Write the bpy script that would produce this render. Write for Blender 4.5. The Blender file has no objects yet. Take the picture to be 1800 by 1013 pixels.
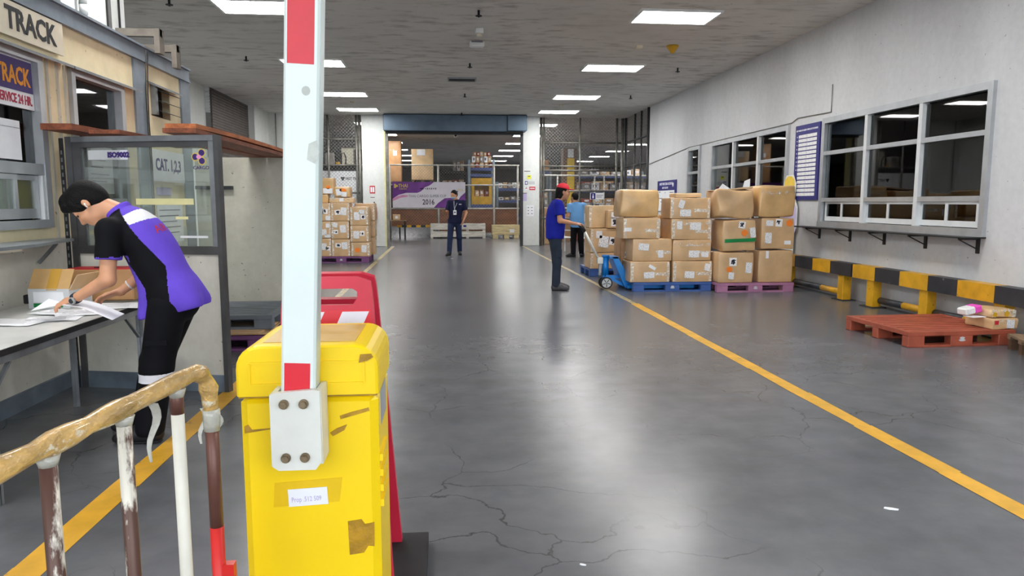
import bpy, math, random
import numpy as np
from mathutils import Vector, Matrix, noise as mnoise

scene = bpy.context.scene
col = scene.collection
PI = math.pi
R = math.radians
rng = random.Random(7)

# ---------------------------------------------------------------- camera
camd = bpy.data.cameras.new('camera')
camd.sensor_width = 36.0
camd.lens = 25.0
camd.clip_start = 0.05
camd.clip_end = 300
cam = bpy.data.objects.new('camera', camd)
col.objects.link(cam)
cam.location = (0, 0, 1.42)
cam.rotation_euler = (R(90 - 6.82), 0, R(-5.22))
scene.camera = cam

# ---------------------------------------------------------------- world (overcast daylight behind the camera) and exposure
world = bpy.data.worlds.new('overcast_sky')
scene.world = world
world.use_nodes = True
wb = world.node_tree.nodes['Background']
wb.inputs[0].default_value = (0.88, 0.94, 1.0, 1)
wb.inputs[1].default_value = 2.3
LAMP = 21.0          # radiance of the fluorescent diffusers
scene.view_settings.view_transform = 'Standard'
scene.view_settings.look = 'None'
scene.view_settings.gamma = 1
scene.view_settings.use_curve_mapping = False
scene.view_settings.exposure = 0.75

# ---------------------------------------------------------------- materials
MATS = {}
def _nt(name):
    m = bpy.data.materials.new(name)
    m.use_nodes = True
    nt = m.node_tree
    b = nt.nodes['Principled BSDF']
    MATS[name] = m
    return m, nt, b
def N(nt, t, **kw):
    n = nt.nodes.new(t)
    for k, v in kw.items():
        if k.startswith('i_'):
            n.inputs[int(k[2:]) if k[2:].isdigit() else k[2:]].default_value = v
        else:
            setattr(n, k, v)
    return n
def L(nt, a, b):
    nt.links.new(a, b)
def rgba(c):
    return (c[0], c[1], c[2], 1)
def S(h):
    """sRGB 0-255 triple to linear"""
    return tuple(((v / 255) / 12.92 if v / 255 <= 0.04045 else ((v / 255 + 0.055) / 1.055) ** 2.4) for v in h)
def coords(nt, stretch=(1, 1, 1)):
    tc = N(nt, 'ShaderNodeTexCoord')
    mp = N(nt, 'ShaderNodeMapping')
    mp.inputs['Scale'].default_value = stretch
    L(nt, tc.outputs['Object'], mp.inputs['Vector'])
    return mp.outputs['Vector']
def noise_fac(nt, vec, scale, detail=4, rough=.55, lo=.35, hi=.65):
    n = N(nt, 'ShaderNodeTexNoise')
    n.inputs['Scale'].default_value = scale
    n.inputs['Detail'].default_value = detail
    n.inputs['Roughness'].default_value = rough
    L(nt, vec, n.inputs['Vector'])
    r = N(nt, 'ShaderNodeMapRange')
    r.inputs['From Min'].default_value = lo
    r.inputs['From Max'].default_value = hi
    L(nt, n.outputs['Fac'], r.inputs['Value'])
    return r.outputs['Result'], n.outputs['Fac']
def mixc(nt, fac, a, b):
    m = N(nt, 'ShaderNodeMix', data_type='RGBA')
    if isinstance(fac, (int, float)):
        m.inputs[0].default_value = fac
    else:
        L(nt, fac, m.inputs[0])
    for i, v in ((6, a), (7, b)):
        if isinstance(v, tuple):
            m.inputs[i].default_value = rgba(v)
        else:
            L(nt, v, m.inputs[i])
    return m.outputs[2]
def mat(name, c, rough=.5, metal=0, var=.12, scale=6, bump=0, coat=0, stretch=(1, 1, 1), c2=None, wear=0, bscale=None, detail=4):
    m, nt, b = _nt(name)
    v = coords(nt, stretch)
    f, raw = noise_fac(nt, v, scale, detail)
    a = tuple(x * (1 - var) for x in c)
    d = tuple(min(1, x * (1 + var)) for x in c)
    out = mixc(nt, f, a, d)
    if c2 is not None and wear > 0:
        w, _ = noise_fac(nt, v, scale * 2.3, 6, .65, 1 - wear - .03, 1 - wear + .03)
        out = mixc(nt, w, out, c2)
    L(nt, out, b.inputs['Base Color'])
    b.inputs['Roughness'].default_value = rough
    b.inputs['Metallic'].default_value = metal
    b.inputs['Coat Weight'].default_value = coat
    b.inputs['Coat Roughness'].default_value = .15
    if bump:
        bn = N(nt, 'ShaderNodeTexNoise')
        bn.inputs['Scale'].default_value = bscale or scale * 3
        bn.inputs['Detail'].default_value = 4
        L(nt, v, bn.inputs['Vector'])
        bp = N(nt, 'ShaderNodeBump')
        bp.inputs['Strength'].default_value = bump
        bp.inputs['Distance'].default_value = .02
        L(nt, bn.outputs['Fac'], bp.inputs['Height'])
        L(nt, bp.outputs['Normal'], b.inputs['Normal'])
    return m
def emit(name, c, s):
    m = bpy.data.materials.new(name); m.use_nodes = True
    nt = m.node_tree; nt.nodes.clear()
    e = N(nt, 'ShaderNodeEmission'); e.inputs[0].default_value = rgba(c); e.inputs[1].default_value = s
    o = N(nt, 'ShaderNodeOutputMaterial'); L(nt, e.outputs[0], o.inputs[0])
    MATS[name] = m
    return m
def glass(name, tint, refl=1.0, haze=0.0):
    """thin pane: tinted transparency with a Fresnel reflection on top"""
    m = bpy.data.materials.new(name); m.use_nodes = True
    nt = m.node_tree; nt.nodes.clear()
    t = N(nt, 'ShaderNodeBsdfTransparent'); t.inputs[0].default_value = rgba(tint)
    g = N(nt, 'ShaderNodeBsdfGlossy'); g.inputs['Roughness'].default_value = .02
    fr = N(nt, 'ShaderNodeFresnel'); fr.inputs['IOR'].default_value = 1.6
    ml = N(nt, 'ShaderNodeMath', operation='MULTIPLY'); ml.inputs[1].default_value = refl
    L(nt, fr.outputs[0], ml.inputs[0])
    mx = N(nt, 'ShaderNodeMixShader')
    base = t.outputs[0]
    if haze:
        d = N(nt, 'ShaderNodeBsdfDiffuse'); d.inputs[0].default_value = (.75, .8, .75, 1)
        mh = N(nt, 'ShaderNodeMixShader')
        v = coords(nt); f, _ = noise_fac(nt, v, 3, 5, .6, .3, .9)
        mm = N(nt, 'ShaderNodeMath', operation='MULTIPLY'); mm.inputs[1].default_value = haze
        L(nt, f, mm.inputs[0]); L(nt, mm.outputs[0], mh.inputs[0])
        L(nt, t.outputs[0], mh.inputs[1]); L(nt, d.outputs[0], mh.inputs[2])
        base = mh.outputs[0]
    L(nt, ml.outputs[0], mx.inputs[0]); L(nt, base, mx.inputs[1]); L(nt, g.outputs[0], mx.inputs[2])
    o = N(nt, 'ShaderNodeOutputMaterial'); L(nt, mx.outputs[0], o.inputs[0])
    MATS[name] = m
    return m
def alpha_film(name, c, density, scale, rough=.2):
    """clear packing tape: crinkled film, its glints painted in as white patches"""
    m = bpy.data.materials.new(name); m.use_nodes = True
    nt = m.node_tree; nt.nodes.clear()
    v = coords(nt)
    f, _ = noise_fac(nt, v, scale, 6, .7, .62 - density * .3, .72 - density * .1)
    t = N(nt, 'ShaderNodeBsdfTransparent')
    p = N(nt, 'ShaderNodeBsdfPrincipled'); p.inputs['Base Color'].default_value = rgba(c); p.inputs['Roughness'].default_value = rough
    mx = N(nt, 'ShaderNodeMixShader'); L(nt, f, mx.inputs[0]); L(nt, t.outputs[0], mx.inputs[1]); L(nt, p.outputs[0], mx.inputs[2])
    o = N(nt, 'ShaderNodeOutputMaterial'); L(nt, mx.outputs[0], o.inputs[0])
    MATS[name] = m
    return m

# concrete floor: grey slab, damp-dark blotches, hairline cracks, semi-gloss
def make_floor():
    m, nt, b = _nt('floor_concrete')
    v = coords(nt)
    f1, r1 = noise_fac(nt, v, .45, 4, .5, .2, .8)
    f2, r2 = noise_fac(nt, v, 3.2, 6, .6, .2, .8)
    c = mixc(nt, f1, S((72, 75, 80)), S((116, 118, 123)))
    c2 = mixc(nt, f2, S((68, 70, 75)), S((124, 125, 128)))
    c = mixc(nt, .45, c, c2)
    vs = coords(nt, (.25, 2.2, 1))
    f3, _ = noise_fac(nt, vs, 2.0, 4, .5, .4, .85)
    c = mixc(nt, f3, c, mixc(nt, .3, c, S((80, 78, 76))))
    # cracks
    wn = N(nt, 'ShaderNodeTexNoise'); wn.inputs['Scale'].default_value = 2.2; wn.inputs['Detail'].default_value = 7
    L(nt, v, wn.inputs['Vector'])
    add = N(nt, 'ShaderNodeVectorMath', operation='MULTIPLY_ADD'); add.inputs[1].default_value = (.42, .42, .42)
    L(nt, wn.outputs['Color'], add.inputs[0]); L(nt, v, add.inputs[2])
    vo = N(nt, 'ShaderNodeTexVoronoi', feature='DISTANCE_TO_EDGE'); vo.inputs['Scale'].default_value = 1.35
    L(nt, add.outputs[0], vo.inputs['Vector'])
    cr = N(nt, 'ShaderNodeMapRange'); cr.inputs['From Min'].default_value = .0; cr.inputs['From Max'].default_value = .007
    cr.inputs['To Min'].default_value = 1; cr.inputs['To Max'].default_value = 0
    L(nt, vo.outputs['Distance'], cr.inputs['Value'])
    mk, _ = noise_fac(nt, v, .5, 2, .5, .44, .52)
    mm = N(nt, 'ShaderNodeMath', operation='MULTIPLY'); L(nt, cr.outputs[0], mm.inputs[0]); L(nt, mk, mm.inputs[1])
    m2 = N(nt, 'ShaderNodeMath', operation='MULTIPLY'); m2.inputs[1].default_value = .8; L(nt, mm.outputs[0], m2.inputs[0])
    c = mixc(nt, m2.outputs[0], c, S((48, 46, 45)))
    L(nt, c, b.inputs['Base Color'])
    b.inputs['Roughness'].default_value = .27
    b.inputs['Specular IOR Level'].default_value = .6
make_floor()
def make_ceiling():
    m, nt, b = _nt('ceiling_board')
    v = coords(nt)
    vs = coords(nt, (1.0, 2.6, 1))
    f1, _ = noise_fac(nt, v, .5, 5, .55, .3, .7)
    c = mixc(nt, f1, S((208, 205, 201)), S((222, 220, 216)))
    f2, _ = noise_fac(nt, vs, 2.2, 5, .6, .5, .68)
    fm, _ = noise_fac(nt, v, .25, 2, .5, .3, .5)
    mm = N(nt, 'ShaderNodeMath', operation='MULTIPLY'); L(nt, f2, mm.inputs[0]); L(nt, fm, mm.inputs[1])
    m2 = N(nt, 'ShaderNodeMath', operation='MULTIPLY'); m2.inputs[1].default_value = .65; L(nt, mm.outputs[0], m2.inputs[0])
    c = mixc(nt, m2.outputs[0], c, S((146, 142, 136)))
    f3, _ = noise_fac(nt, vs, 9, 2, .5, .74, .77)
    c = mixc(nt, f3, c, S((120, 116, 110)))
    L(nt, c, b.inputs['Base Color']); b.inputs['Roughness'].default_value = .85
make_ceiling()
def make_wall(name, base, dark, scale=.5, amount=.6, speck=True):
    m, nt, b = _nt(name)
    v = coords(nt)
    vs = coords(nt, (1, 1, .35))
    f1, _ = noise_fac(nt, vs, scale, 6, .6, .42, .75)
    mm = N(nt, 'ShaderNodeMath', operation='MULTIPLY'); mm.inputs[1].default_value = amount; L(nt, f1, mm.inputs[0])
    c = mixc(nt, mm.outputs[0], base, dark)
    f2, r2 = noise_fac(nt, v, 12, 4, .6, .3, .7)
    c = mixc(nt, .06, c, mixc(nt, f2, (.0, .0, .0), (1., 1., 1.)))
    if speck:
        f3, _ = noise_fac(nt, v, 22, 2, .5, .73, .75)
        c = mixc(nt, f3, c, dark)
    L(nt, c, b.inputs['Base Color']); b.inputs['Roughness'].default_value = .7
    bp = N(nt, 'ShaderNodeBump'); bp.inputs['Strength'].default_value = .08; bp.inputs['Distance'].default_value = .01
    L(nt, r2, bp.inputs['Height']); L(nt, bp.outputs[0], b.inputs['Normal'])
make_wall('wall_grey_paint', S((214, 216, 219)), S((150, 150, 150)), .45, .5)
make_wall('wall_white_paint', S((228, 232, 230)), S((170, 168, 158)), .8, .5)
make_wall('wall_beige_concrete', S((205, 203, 188)), S((140, 138, 126)), 1.2, .5)
make_wall('booth_cream', S((244, 230, 190)), S((186, 168, 130)), 1.6, .5)
make_wall('booth_lower', S((222, 220, 208)), S((150, 146, 134)), 1.4, .6)

mat('steel_blue_grey', S((128, 140, 152)), .4, .2, .15, 4, .05, c2=S((90, 92, 95)), wear=.3)
mat('aluminium', S((186, 190, 194)), .35, .55, .08, 5)
mat('aluminium_white', S((222, 226, 228)), .35, .1, .05, 5)
mat('dark_frame', S((92, 92, 94)), .38, .5, .15, 5)
mat('steel_grey', S((142, 146, 150)), .4, .6, .18, 6, .05)
mat('steel_dark', S((58, 60, 62)), .5, .5, .2, 6)
mat('pipe_grey', S((128, 126, 120)), .45, .5, .25, 5)
mat('pipe_white', S((216, 214, 208)), .45, .1, .15, 5)
mat('wire_grey', S((150, 148, 146)), .45, .6, .15, 9)
mat('blue_steel_box', S((88, 106, 124)), .4, .3, .18, 1.5)
mat('black_metal', S((34, 34, 36)), .5, .3, .2, 8)
mat('black_rubber', S((30, 30, 32)), .75, 0, .2, 8)
mat('white_plastic', S((236, 238, 236)), .4, 0, .04, 5)
mat('white_paper', S((240, 242, 246)), .7, 0, .04, 5)
mat('beige_plastic', S((226, 218, 196)), .5, 0, .06, 5)
mat('yellow_paper', S((236, 238, 80)), .7, 0, .04, 5)
mat('lilac_paper', S((196, 186, 224)), .7, 0, .05, 5)
mat('grey_paper', S((200, 204, 206)), .7, 0, .05, 5)
mat('red_print', S((204, 44, 52)), .5, 0, .05, 5)
mat('black_print', S((30, 30, 36)), .55, 0, .1, 5)
mat('blue_print', S((30, 27, 116)), .5, 0, .06, 5)
mat('dark_purple_print', S((58, 38, 110)), .5, 0, .1, 4)
mat('orange_print', S((244, 160, 36)), .5, 0, .05, 5)
mat('white_print', S((232, 232, 244)), .5, 0, .04, 5)
mat('crimson_print', S((170, 36, 66)), .5, 0, .05, 5)
mat('grey_print', S((120, 116, 124)), .5, 0, .05, 5)
mat('gold_print', S((216, 190, 90)), .5, 0, .08, 5)
mat('pale_yellow', S((232, 226, 168)), .6, 0, .08, 5)
mat('wood_red_brown', S((136, 74, 46)), .6, 0, .35, 4, .25, stretch=(6, 1, 6), bscale=10)
mat('wood_edge', S((190, 112, 66)), .65, 0, .3, 4, .2, stretch=(6, 1, 6))
mat('wood_pale', S((214, 196, 150)), .7, 0, .2, 3, .15, stretch=(1, 5, 5))
mat('wood_white', S((214, 210, 200)), .7, 0, .18, 3, .15, stretch=(1, 5, 5))
mat('wood_brown', S((132, 108, 84)), .7, 0, .25, 3, .2, stretch=(5, 1, 5))
mat('plywood_brown', S((140, 88, 56)), .65, 0, .2, 2, .1, stretch=(1, 3, 3))
mat('cardboard', S((208, 172, 128)), .42, 0, .12, 3, .12, coat=.25, bscale=6)
mat('cardboard_warm', S((210, 170, 114)), .38, 0, .14, 3, .2, coat=.4, bscale=7)
mat('cardboard_pale', S((218, 186, 142)), .45, 0, .12, 3, .12, coat=.2, bscale=6)
mat('cardboard_brown', S((184, 138, 92)), .5, 0, .14, 3, .12, coat=.1, bscale=6)
mat('cardboard_tan_tape', S((206, 160, 70)), .25, 0, .1, 4, .05, coat=.4)
alpha_film('clear_tape', S((250, 246, 236)), .75, 26)  # white noise patches paint the glints on carton tape
alpha_film('clear_film', S((248, 244, 234)), .4, 14)
mat('tape_yellow', S((236, 194, 14)), .25, 0, .06, 6)
mat('bracket_grey', S((104, 98, 90)), .6, .2, .2, 8)
mat('smudge', S((200, 204, 196)), .5, 0, .1, 30)
mat('tape_brown', S((168, 126, 26)), .4, 0, .3, 20, .2)
mat('tape_green', S((0, 132, 66)), .35, 0, .1, 6)
mat('sticker_orange', S((255, 136, 40)), .5, 0, .08, 8)
mat('plastic_blue', S((58, 92, 158)), .45, 0, .14, 5, .05, c2=S((150, 160, 180)), wear=.28)
mat('plastic_purple', S((172, 118, 152)), .45, 0, .14, 5, .05, c2=S((190, 170, 185)), wear=.28)
mat('plastic_violet', S((118, 70, 120)), .5, 0, .2, 5, .05)
mat('plastic_orange', S((168, 84, 62)), .45, 0, .14, 6, .08, c2=S((120, 60, 46)), wear=.3)
mat('plastic_grey', S((104, 112, 122)), .5, 0, .15, 5, .05)
mat('jack_blue', S((20, 130, 214)), .32, .1, .1, 5, .03)
mat('jack_white', S((224, 222, 214)), .4, .1, .1, 6)
mat('guard_yellow', S((214, 160, 28)), .4, 0, .14, 5, .08, c2=S((70, 56, 30)), wear=.32)
mat('guard_black', S((44, 46, 52)), .45, 0, .2, 5, .08, c2=S((120, 120, 120)), wear=.3)
mat('line_worn', S((176, 160, 116)), .42, 0, .14, 5, .05, c2=S((124, 118, 106)), wear=.45)
mat('line_yellow', S((222, 168, 48)), .42, 0, .14, 5, .05, c2=S((120, 108, 84)), wear=.33)
mat('barrier_yellow', S((254, 214, 0)), .42, 0, .03, 3, .01, c2=S((214, 172, 8)), wear=.22)
mat('barrier_tan_top', S((214, 178, 96)), .4, 0, .1, 6, .05)
mat('arm_white', S((228, 238, 234)), .35, .05, .03, 3)
mat('arm_side', S((196, 210, 208)), .35, .1, .05, 3)
mat('reflective_red', S((222, 36, 52)), .35, 0, .06, 9)
mat('bracket_white', S((226, 226, 218)), .4, .05, .06, 7, c2=S((150, 140, 125)), wear=.22)
mat('bolt_rust', S((128, 112, 88)), .5, .6, .3, 40)
mat('red_plastic', S((214, 44, 70)), .4, 0, .08, 4, .03)
mat('wrap_tape', S((206, 166, 98)), .28, 0, .35, 16, .8, coat=.6, stretch=(1, .6, 1), c2=S((236, 226, 200)), wear=.38, bscale=40)
mat('film_wrap', S((186, 184, 172)), .25, 0, .2, 14, .5, coat=.5, bscale=25)
mat('rail_brown', S((110, 72, 62)), .38, .2, .12, 4)
mat('rail_chipped', S((98, 68, 58)), .4, .2, .15, 5, .1, stretch=(1, 1, .35), c2=S((226, 220, 206)), wear=.47)
mat('rail_cream', S((228, 224, 210)), .4, 0, .06, 7, .05, c2=S((120, 84, 66)), wear=.25)
mat('rail_red', S((214, 40, 36)), .4, 0, .1, 6, .05, c2=S((110, 62, 54)), wear=.3)
mat('table_laminate', S((226, 228, 226)), .22, 0, .08, 3, c2=S((160, 150, 136)), wear=.26)
mat('shelf_grey', S((140, 148, 154)), .35, .3, .1, 4)
mat('plinth_grey', S((104, 116, 128)), .6, 0, .3, 3)
mat('shutter_brown', S((92, 84, 80)), .5, .4, .15, 4)
mat('concrete_dark', S((82, 80, 78)), .8, 0, .2, 3)
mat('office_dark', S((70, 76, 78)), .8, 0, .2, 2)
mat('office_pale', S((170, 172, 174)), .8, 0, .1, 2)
mat('blind_green', S((112, 196, 154)), .6, 0, .08, 4)
mat('column_yellow', S((206, 172, 40)), .5, 0, .14, 3)
mat('column_brown', S((96, 70, 50)), .6, 0, .2, 3)
mat('rack_blue', S((72, 88, 140)), .45, .2, .15, 4)
mat('rack_grey', S((128, 144, 156)), .4, .3, .15, 4)
mat('bin_yellow', S((206, 160, 30)), .5, 0, .15, 4)
mat('parcel_grey', S((150, 146, 142)), .5, 0, .25, 6, .1)
mat('parcel_red', S((160, 70, 56)), .5, 0, .2, 6, .1)
mat('ac_cream', S((214, 210, 190)), .5, 0, .08, 4)
mat('fire_red', S((200, 30, 36)), .3, 0, .05, 4, coat=.4)
mat('warehouse_wall', S((120, 116, 112)), .85, 0, .2, .8)
mat('asphalt', S((110, 110, 110)), .9, 0, .2, 3)
mat('banner_white', S((226, 222, 234)), .4, 0, .05, 2, .1)
mat('banner_purple', S((112, 46, 142)), .4, 0, .3, 2.2, .1)
mat('banner_pink', S((226, 150, 196)), .4, 0, .12, 3)
mat('magenta', S((236, 80, 196)), .4, 0, .06, 4)
mat('skin', S((216, 158, 122)), .5, 0, .05, 9)
mat('skin_b', S((200, 144, 112)), .5, 0, .05, 9)
mat('hair', S((13, 12, 13)), .65, 0, .3, 60, .5, stretch=(1, 1, 1), bscale=120)
mat('cloth_purple', S((106, 78, 208)), .75, 0, .07, 7, .12, bscale=9)
mat('cloth_black', S((10, 11, 16)), .8, 0, .15, 7, .25, bscale=9)
mat('cloth_white', S((236, 238, 244)), .45, 0, .03, 7, .1)
mat('cloth_navy', S((28, 32, 62)), .8, 0, .12, 7, .2, bscale=9)
mat('cloth_denim', S((38, 48, 76)), .8, 0, .12, 7, .25, bscale=9)
mat('cloth_royal', S((24, 34, 150)), .75, 0, .1, 7, .2, bscale=9)
mat('cloth_slate', S((44, 52, 66)), .8, 0, .12, 7, .25, bscale=9)
mat('cloth_sky', S((112, 166, 220)), .75, 0, .06, 7, .2, bscale=9)
mat('cap_red', S((216, 40, 58)), .7, 0, .08, 9)
mat('mask_blue', S((128, 176, 214)), .7, 0, .06, 9)
mat('cloth_red', S((196, 36, 50)), .7, 0, .08, 9)
mat('shoe_black', S((24, 24, 26)), .5, 0, .2, 9)
mat('shoe_grey', S((70, 68, 72)), .6, 0, .3, 30)
mat('eye_dark', S((24, 18, 16)), .3, 0, .1, 9)
mat('lip', S((176, 96, 84)), .5, 0, .06, 9)
mat('helmet_yellow', S((240, 206, 70)), .5, 0, .05, 9)
for _n in ('hair', 'cloth_black', 'cloth_navy', 'cloth_denim', 'cloth_royal', 'cloth_slate', 'cloth_purple', 'cloth_sky'):
    MATS[_n].node_tree.nodes['Principled BSDF'].inputs['Specular IOR Level'].default_value = .2
glass('pane_dark', (.55, .62, .62), 1.0)
glass('pane_clear', (.88, .93, .9), 1.0, .22)
glass('pane_green', (.45, .6, .52), 1.0)
glass('pane_bright', (.92, .95, .92), .8)
mat('hatch_yellow', S((250, 232, 60)), .6, 0, .05, 5)
mat('leaf_green', S((96, 150, 60)), .6, 0, .5, 14)
emit('lamp_glow', (1.0, .985, .96), LAMP)

# flat print on stickers: rows of text / barcode, driven by the sticker's own UVs
def print_mat(name, paper, ink, kind):
    m, nt, b = _nt(name)
    tc = N(nt, 'ShaderNodeTexCoord')
    sx = N(nt, 'ShaderNodeSeparateXYZ'); L(nt, tc.outputs['UV'], sx.inputs[0])
    oi = N(nt, 'ShaderNodeObjectInfo')
    if kind == 'text':
        w = N(nt, 'ShaderNodeTexBrick'); w.inputs['Scale'].default_value = 6
        w.inputs['Color1'].default_value = (0, 0, 0, 1); w.inputs['Color2'].default_value = (1, 1, 1, 1); w.inputs['Mortar'].default_value = (1, 1, 1, 1)
        w.inputs['Mortar Size'].default_value = .07; w.inputs['Bias'].default_value = .1; w.inputs['Row Height'].default_value = .45
        L(nt, tc.outputs['UV'], w.inputs['Vector'])
        f = N(nt, 'ShaderNodeMath', operation='MULTIPLY'); f.inputs[1].default_value = .6
        inv = N(nt, 'ShaderNodeMath', operation='LESS_THAN'); inv.inputs[1].default_value = .4
        L(nt, w.outputs['Color'], inv.inputs[0]); L(nt, inv.outputs[0], f.inputs[0])
        fac = f.outputs[0]
    else:
        vo = N(nt, 'ShaderNodeTexNoise'); vo.inputs['Scale'].default_value = 3.5; vo.inputs['Detail'].default_value = 1
        ad = N(nt, 'ShaderNodeVectorMath', operation='ADD'); L(nt, tc.outputs['UV'], ad.inputs[0])
        L(nt, oi.outputs['Random'], ad.inputs[1]); L(nt, ad.outputs[0], vo.inputs['Vector'])
        d = N(nt, 'ShaderNodeVectorMath', operation='DISTANCE'); d.inputs[1].default_value = (.5, .5, 0)
        L(nt, tc.outputs['UV'], d.inputs[0])
        a = N(nt, 'ShaderNodeMath', operation='MULTIPLY_ADD'); a.inputs[1].default_value = -.9
        L(nt, d.outputs['Value'], a.inputs[0]); L(nt, vo.outputs['Fac'], a.inputs[2])
        g = N(nt, 'ShaderNodeMath', operation='GREATER_THAN'); g.inputs[1].default_value = .28
        L(nt, a.outputs[0], g.inputs[0])
        fac = g.outputs[0]
    L(nt, mixc(nt, fac, paper, ink), b.inputs['Base Color'])
    b.inputs['Roughness'].default_value = .55
print_mat('label_text', S((240, 240, 242)), S((96, 100, 112)), 'text')
print_mat('label_icon', S((244, 242, 242)), S((24, 24, 44)), 'icon')

# ---------------------------------------------------------------- mesh helpers
WM = {}
def wm(o):
    return WM[o.name] if o is not None and o.name in WM else Matrix.Identity(4)
def props(o, label=None, cat=None, group=None, kind=None):
    if label: o['label'] = label
    if cat: o['category'] = cat
    if group: o['group'] = group
    if kind: o['kind'] = kind
    return o
def thing(name, label, cat, loc=(0, 0, 0), rz=0, group=None):
    o = bpy.data.objects.new(name, None)
    col.objects.link(o)
    o.empty_display_size = .1
    o.location = loc
    o.rotation_euler = (0, 0, rz)
    WM[o.name] = Matrix.Translation(loc) @ Matrix.Rotation(rz, 4, 'Z')
    return props(o, label, cat, group)
def frame(origin, right, up):
    r = Vector(right).normalized(); u = Vector(up); u = (u - r * u.dot(r)).normalized(); n = r.cross(u)
    M = Matrix((r, u, n)).transposed().to_4x4(); M.translation = Vector(origin)
    return M
class MB:
    def __init__(s): s.v = []; s.f = []; s.mi = []; s.cur = 0; s.smooth = set()
    def m(s, i): s.cur = i; return s
    def add(s, vs, fs, M=None, smooth=False):
        o = len(s.v)
        for p in vs:
            p = Vector(p)
            s.v.append(tuple(M @ p if M is not None else p))
        for f in fs:
            if smooth: s.smooth.add(len(s.f))
            s.f.append(tuple(o + i for i in f)); s.mi.append(s.cur)
        return s
    def box(s, c, d, rz=0, M=None):
        x, y, z = d[0] / 2, d[1] / 2, d[2] / 2
        vs = [(-x, -y, -z), (x, -y, -z), (x, y, -z), (-x, y, -z), (-x, -y, z), (x, -y, z), (x, y, z), (-x, y, z)]
        T = Matrix.Translation(c) @ Matrix.Rotation(rz, 4, 'Z')
        if M is not None: T = M @ T
        return s.add(vs, [(3, 2, 1, 0), (4, 5, 6, 7), (0, 1, 5, 4), (1, 2, 6, 5), (2, 3, 7, 6), (3, 0, 4, 7)], T)
    def bx(s, x0, x1, y0, y1, z0, z1):
        return s.box(((x0 + x1) / 2, (y0 + y1) / 2, (z0 + z1) / 2), (abs(x1 - x0), abs(y1 - y0), abs(z1 - z0)))
    def bev(s, c, d, b, rz=0, M=None):
        """box with bevelled edges"""
        x, y, z = d[0] / 2, d[1] / 2, d[2] / 2
        vs = []; idx = {}
        for sx in (-1, 1):
            for sy in (-1, 1):
                for sz in (-1, 1):
                    for a in range(3):
                        p = [sx * (x - b), sy * (y - b), sz * (z - b)]
                        p[a] += (sx, sy, sz)[a] * b
                        idx[(sx, sy, sz, a)] = len(vs); vs.append(p)
        fs = []
        for a in range(3):
            o1, o2 = (a + 1) % 3, (a + 2) % 3
            for sg in (-1, 1):
                q = []
                for (u, w) in ((-1, -1), (1, -1), (1, 1), (-1, 1)):
                    k = [0, 0, 0]; k[a] = sg; k[o1] = u; k[o2] = w
                    q.append(idx[(k[0], k[1], k[2], a)])
                fs.append(tuple(q if sg > 0 else q[::-1]))
            for su in (-1, 1):
                for sw in (-1, 1):
                    k = [0, 0, 0]; k[o1] = su; k[o2] = sw
                    k[a] = -1; p0 = tuple(k); k[a] = 1; p1 = tuple(k)
                    q = [idx[p0 + (o1,)], idx[p1 + (o1,)], idx[p1 + (o2,)], idx[p0 + (o2,)]]
                    fs.append(tuple(q if su * sw < 0 else q[::-1]))
        for sx in (-1, 1):
            for sy in (-1, 1):
                for sz in (-1, 1):
                    q = [idx[(sx, sy, sz, a)] for a in range(3)]
                    fs.append(tuple(q if sx * sy * sz > 0 else q[::-1]))
        T = Matrix.Translation(c) @ Matrix.Rotation(rz, 4, 'Z')
        if M is not None: T = M @ T
        return s.add(vs, fs, T)
    def cyl(s, p0, p1, r0, r1=None, n=12, cap=True):
        r1 = r0 if r1 is None else r1
        p0 = Vector(p0); p1 = Vector(p1); d = (p1 - p0)
        if d.length < 1e-7: return s
        q = d.to_track_quat('Z', 'Y').to_matrix()
        vs = []
        for p, r in ((p0, r0), (p1, r1)):
            for i in range(n):
                a = 2 * PI * i / n
                vs.append(p + q @ Vector((r * math.cos(a), r * math.sin(a), 0)))
        s.add(vs, [(i, (i + 1) % n, n + (i + 1) % n, n + i) for i in range(n)], None, n > 6)
        o = len(s.v) - 2 * n
        if cap:
            s.f.append(tuple(o + i for i in range(n - 1, -1, -1))); s.mi.append(s.cur)
            s.f.append(tuple(o + n + i for i in range(n))); s.mi.append(s.cur)
        return s
    def bar(s, p0, p1, w, h, up=(0, 0, 1)):
        """square bar from p0 to p1"""
        p0 = Vector(p0); p1 = Vector(p1); d = (p1 - p0); l = d.length; d = d / l
        u = Vector(up)
        if abs(u.dot(d)) > .98: u = Vector((0, 1, 0))
        sd = d.cross(u).normalized(); u = sd.cross(d)
        M = Matrix((d, sd, u)).transposed().to_4x4(); M.translation = (p0 + p1) / 2
        return s.box((0, 0, 0), (l, w, h), 0, M)
    def tube(s, pts, r, n=10, rad=None, cap=True):
        pts = [Vector(p) for p in pts]; k = len(pts); o = len(s.v)
        prev = None
        for i, p in enumerate(pts):
            t = (pts[min(i + 1, k - 1)] - pts[max(i - 1, 0)]).normalized()
            if prev is None:
                a = Vector((0, 0, 1)) if abs(t.z) < .9 else Vector((1, 0, 0))
                u = t.cross(a).normalized()
            else:
                u = (prev - t * prev.dot(t)).normalized()
            prev = u; w = t.cross(u)
            rr = rad[i] if rad else r
            for j in range(n):
                a = 2 * PI * j / n
                s.v.append(tuple(p + (u * math.cos(a) + w * math.sin(a)) * rr))
        for i in range(k - 1):
            for j in range(n):
                s.smooth.add(len(s.f))
                s.f.append((o + i * n + j, o + i * n + (j + 1) % n, o + (i + 1) * n + (j + 1) % n, o + (i + 1) * n + j)); s.mi.append(s.cur)
        if cap:
            s.f.append(tuple(o + j for j in range(n - 1, -1, -1))); s.mi.append(s.cur)
            s.f.append(tuple(o + (k - 1) * n + j for j in range(n))); s.mi.append(s.cur)
        return s
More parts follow.
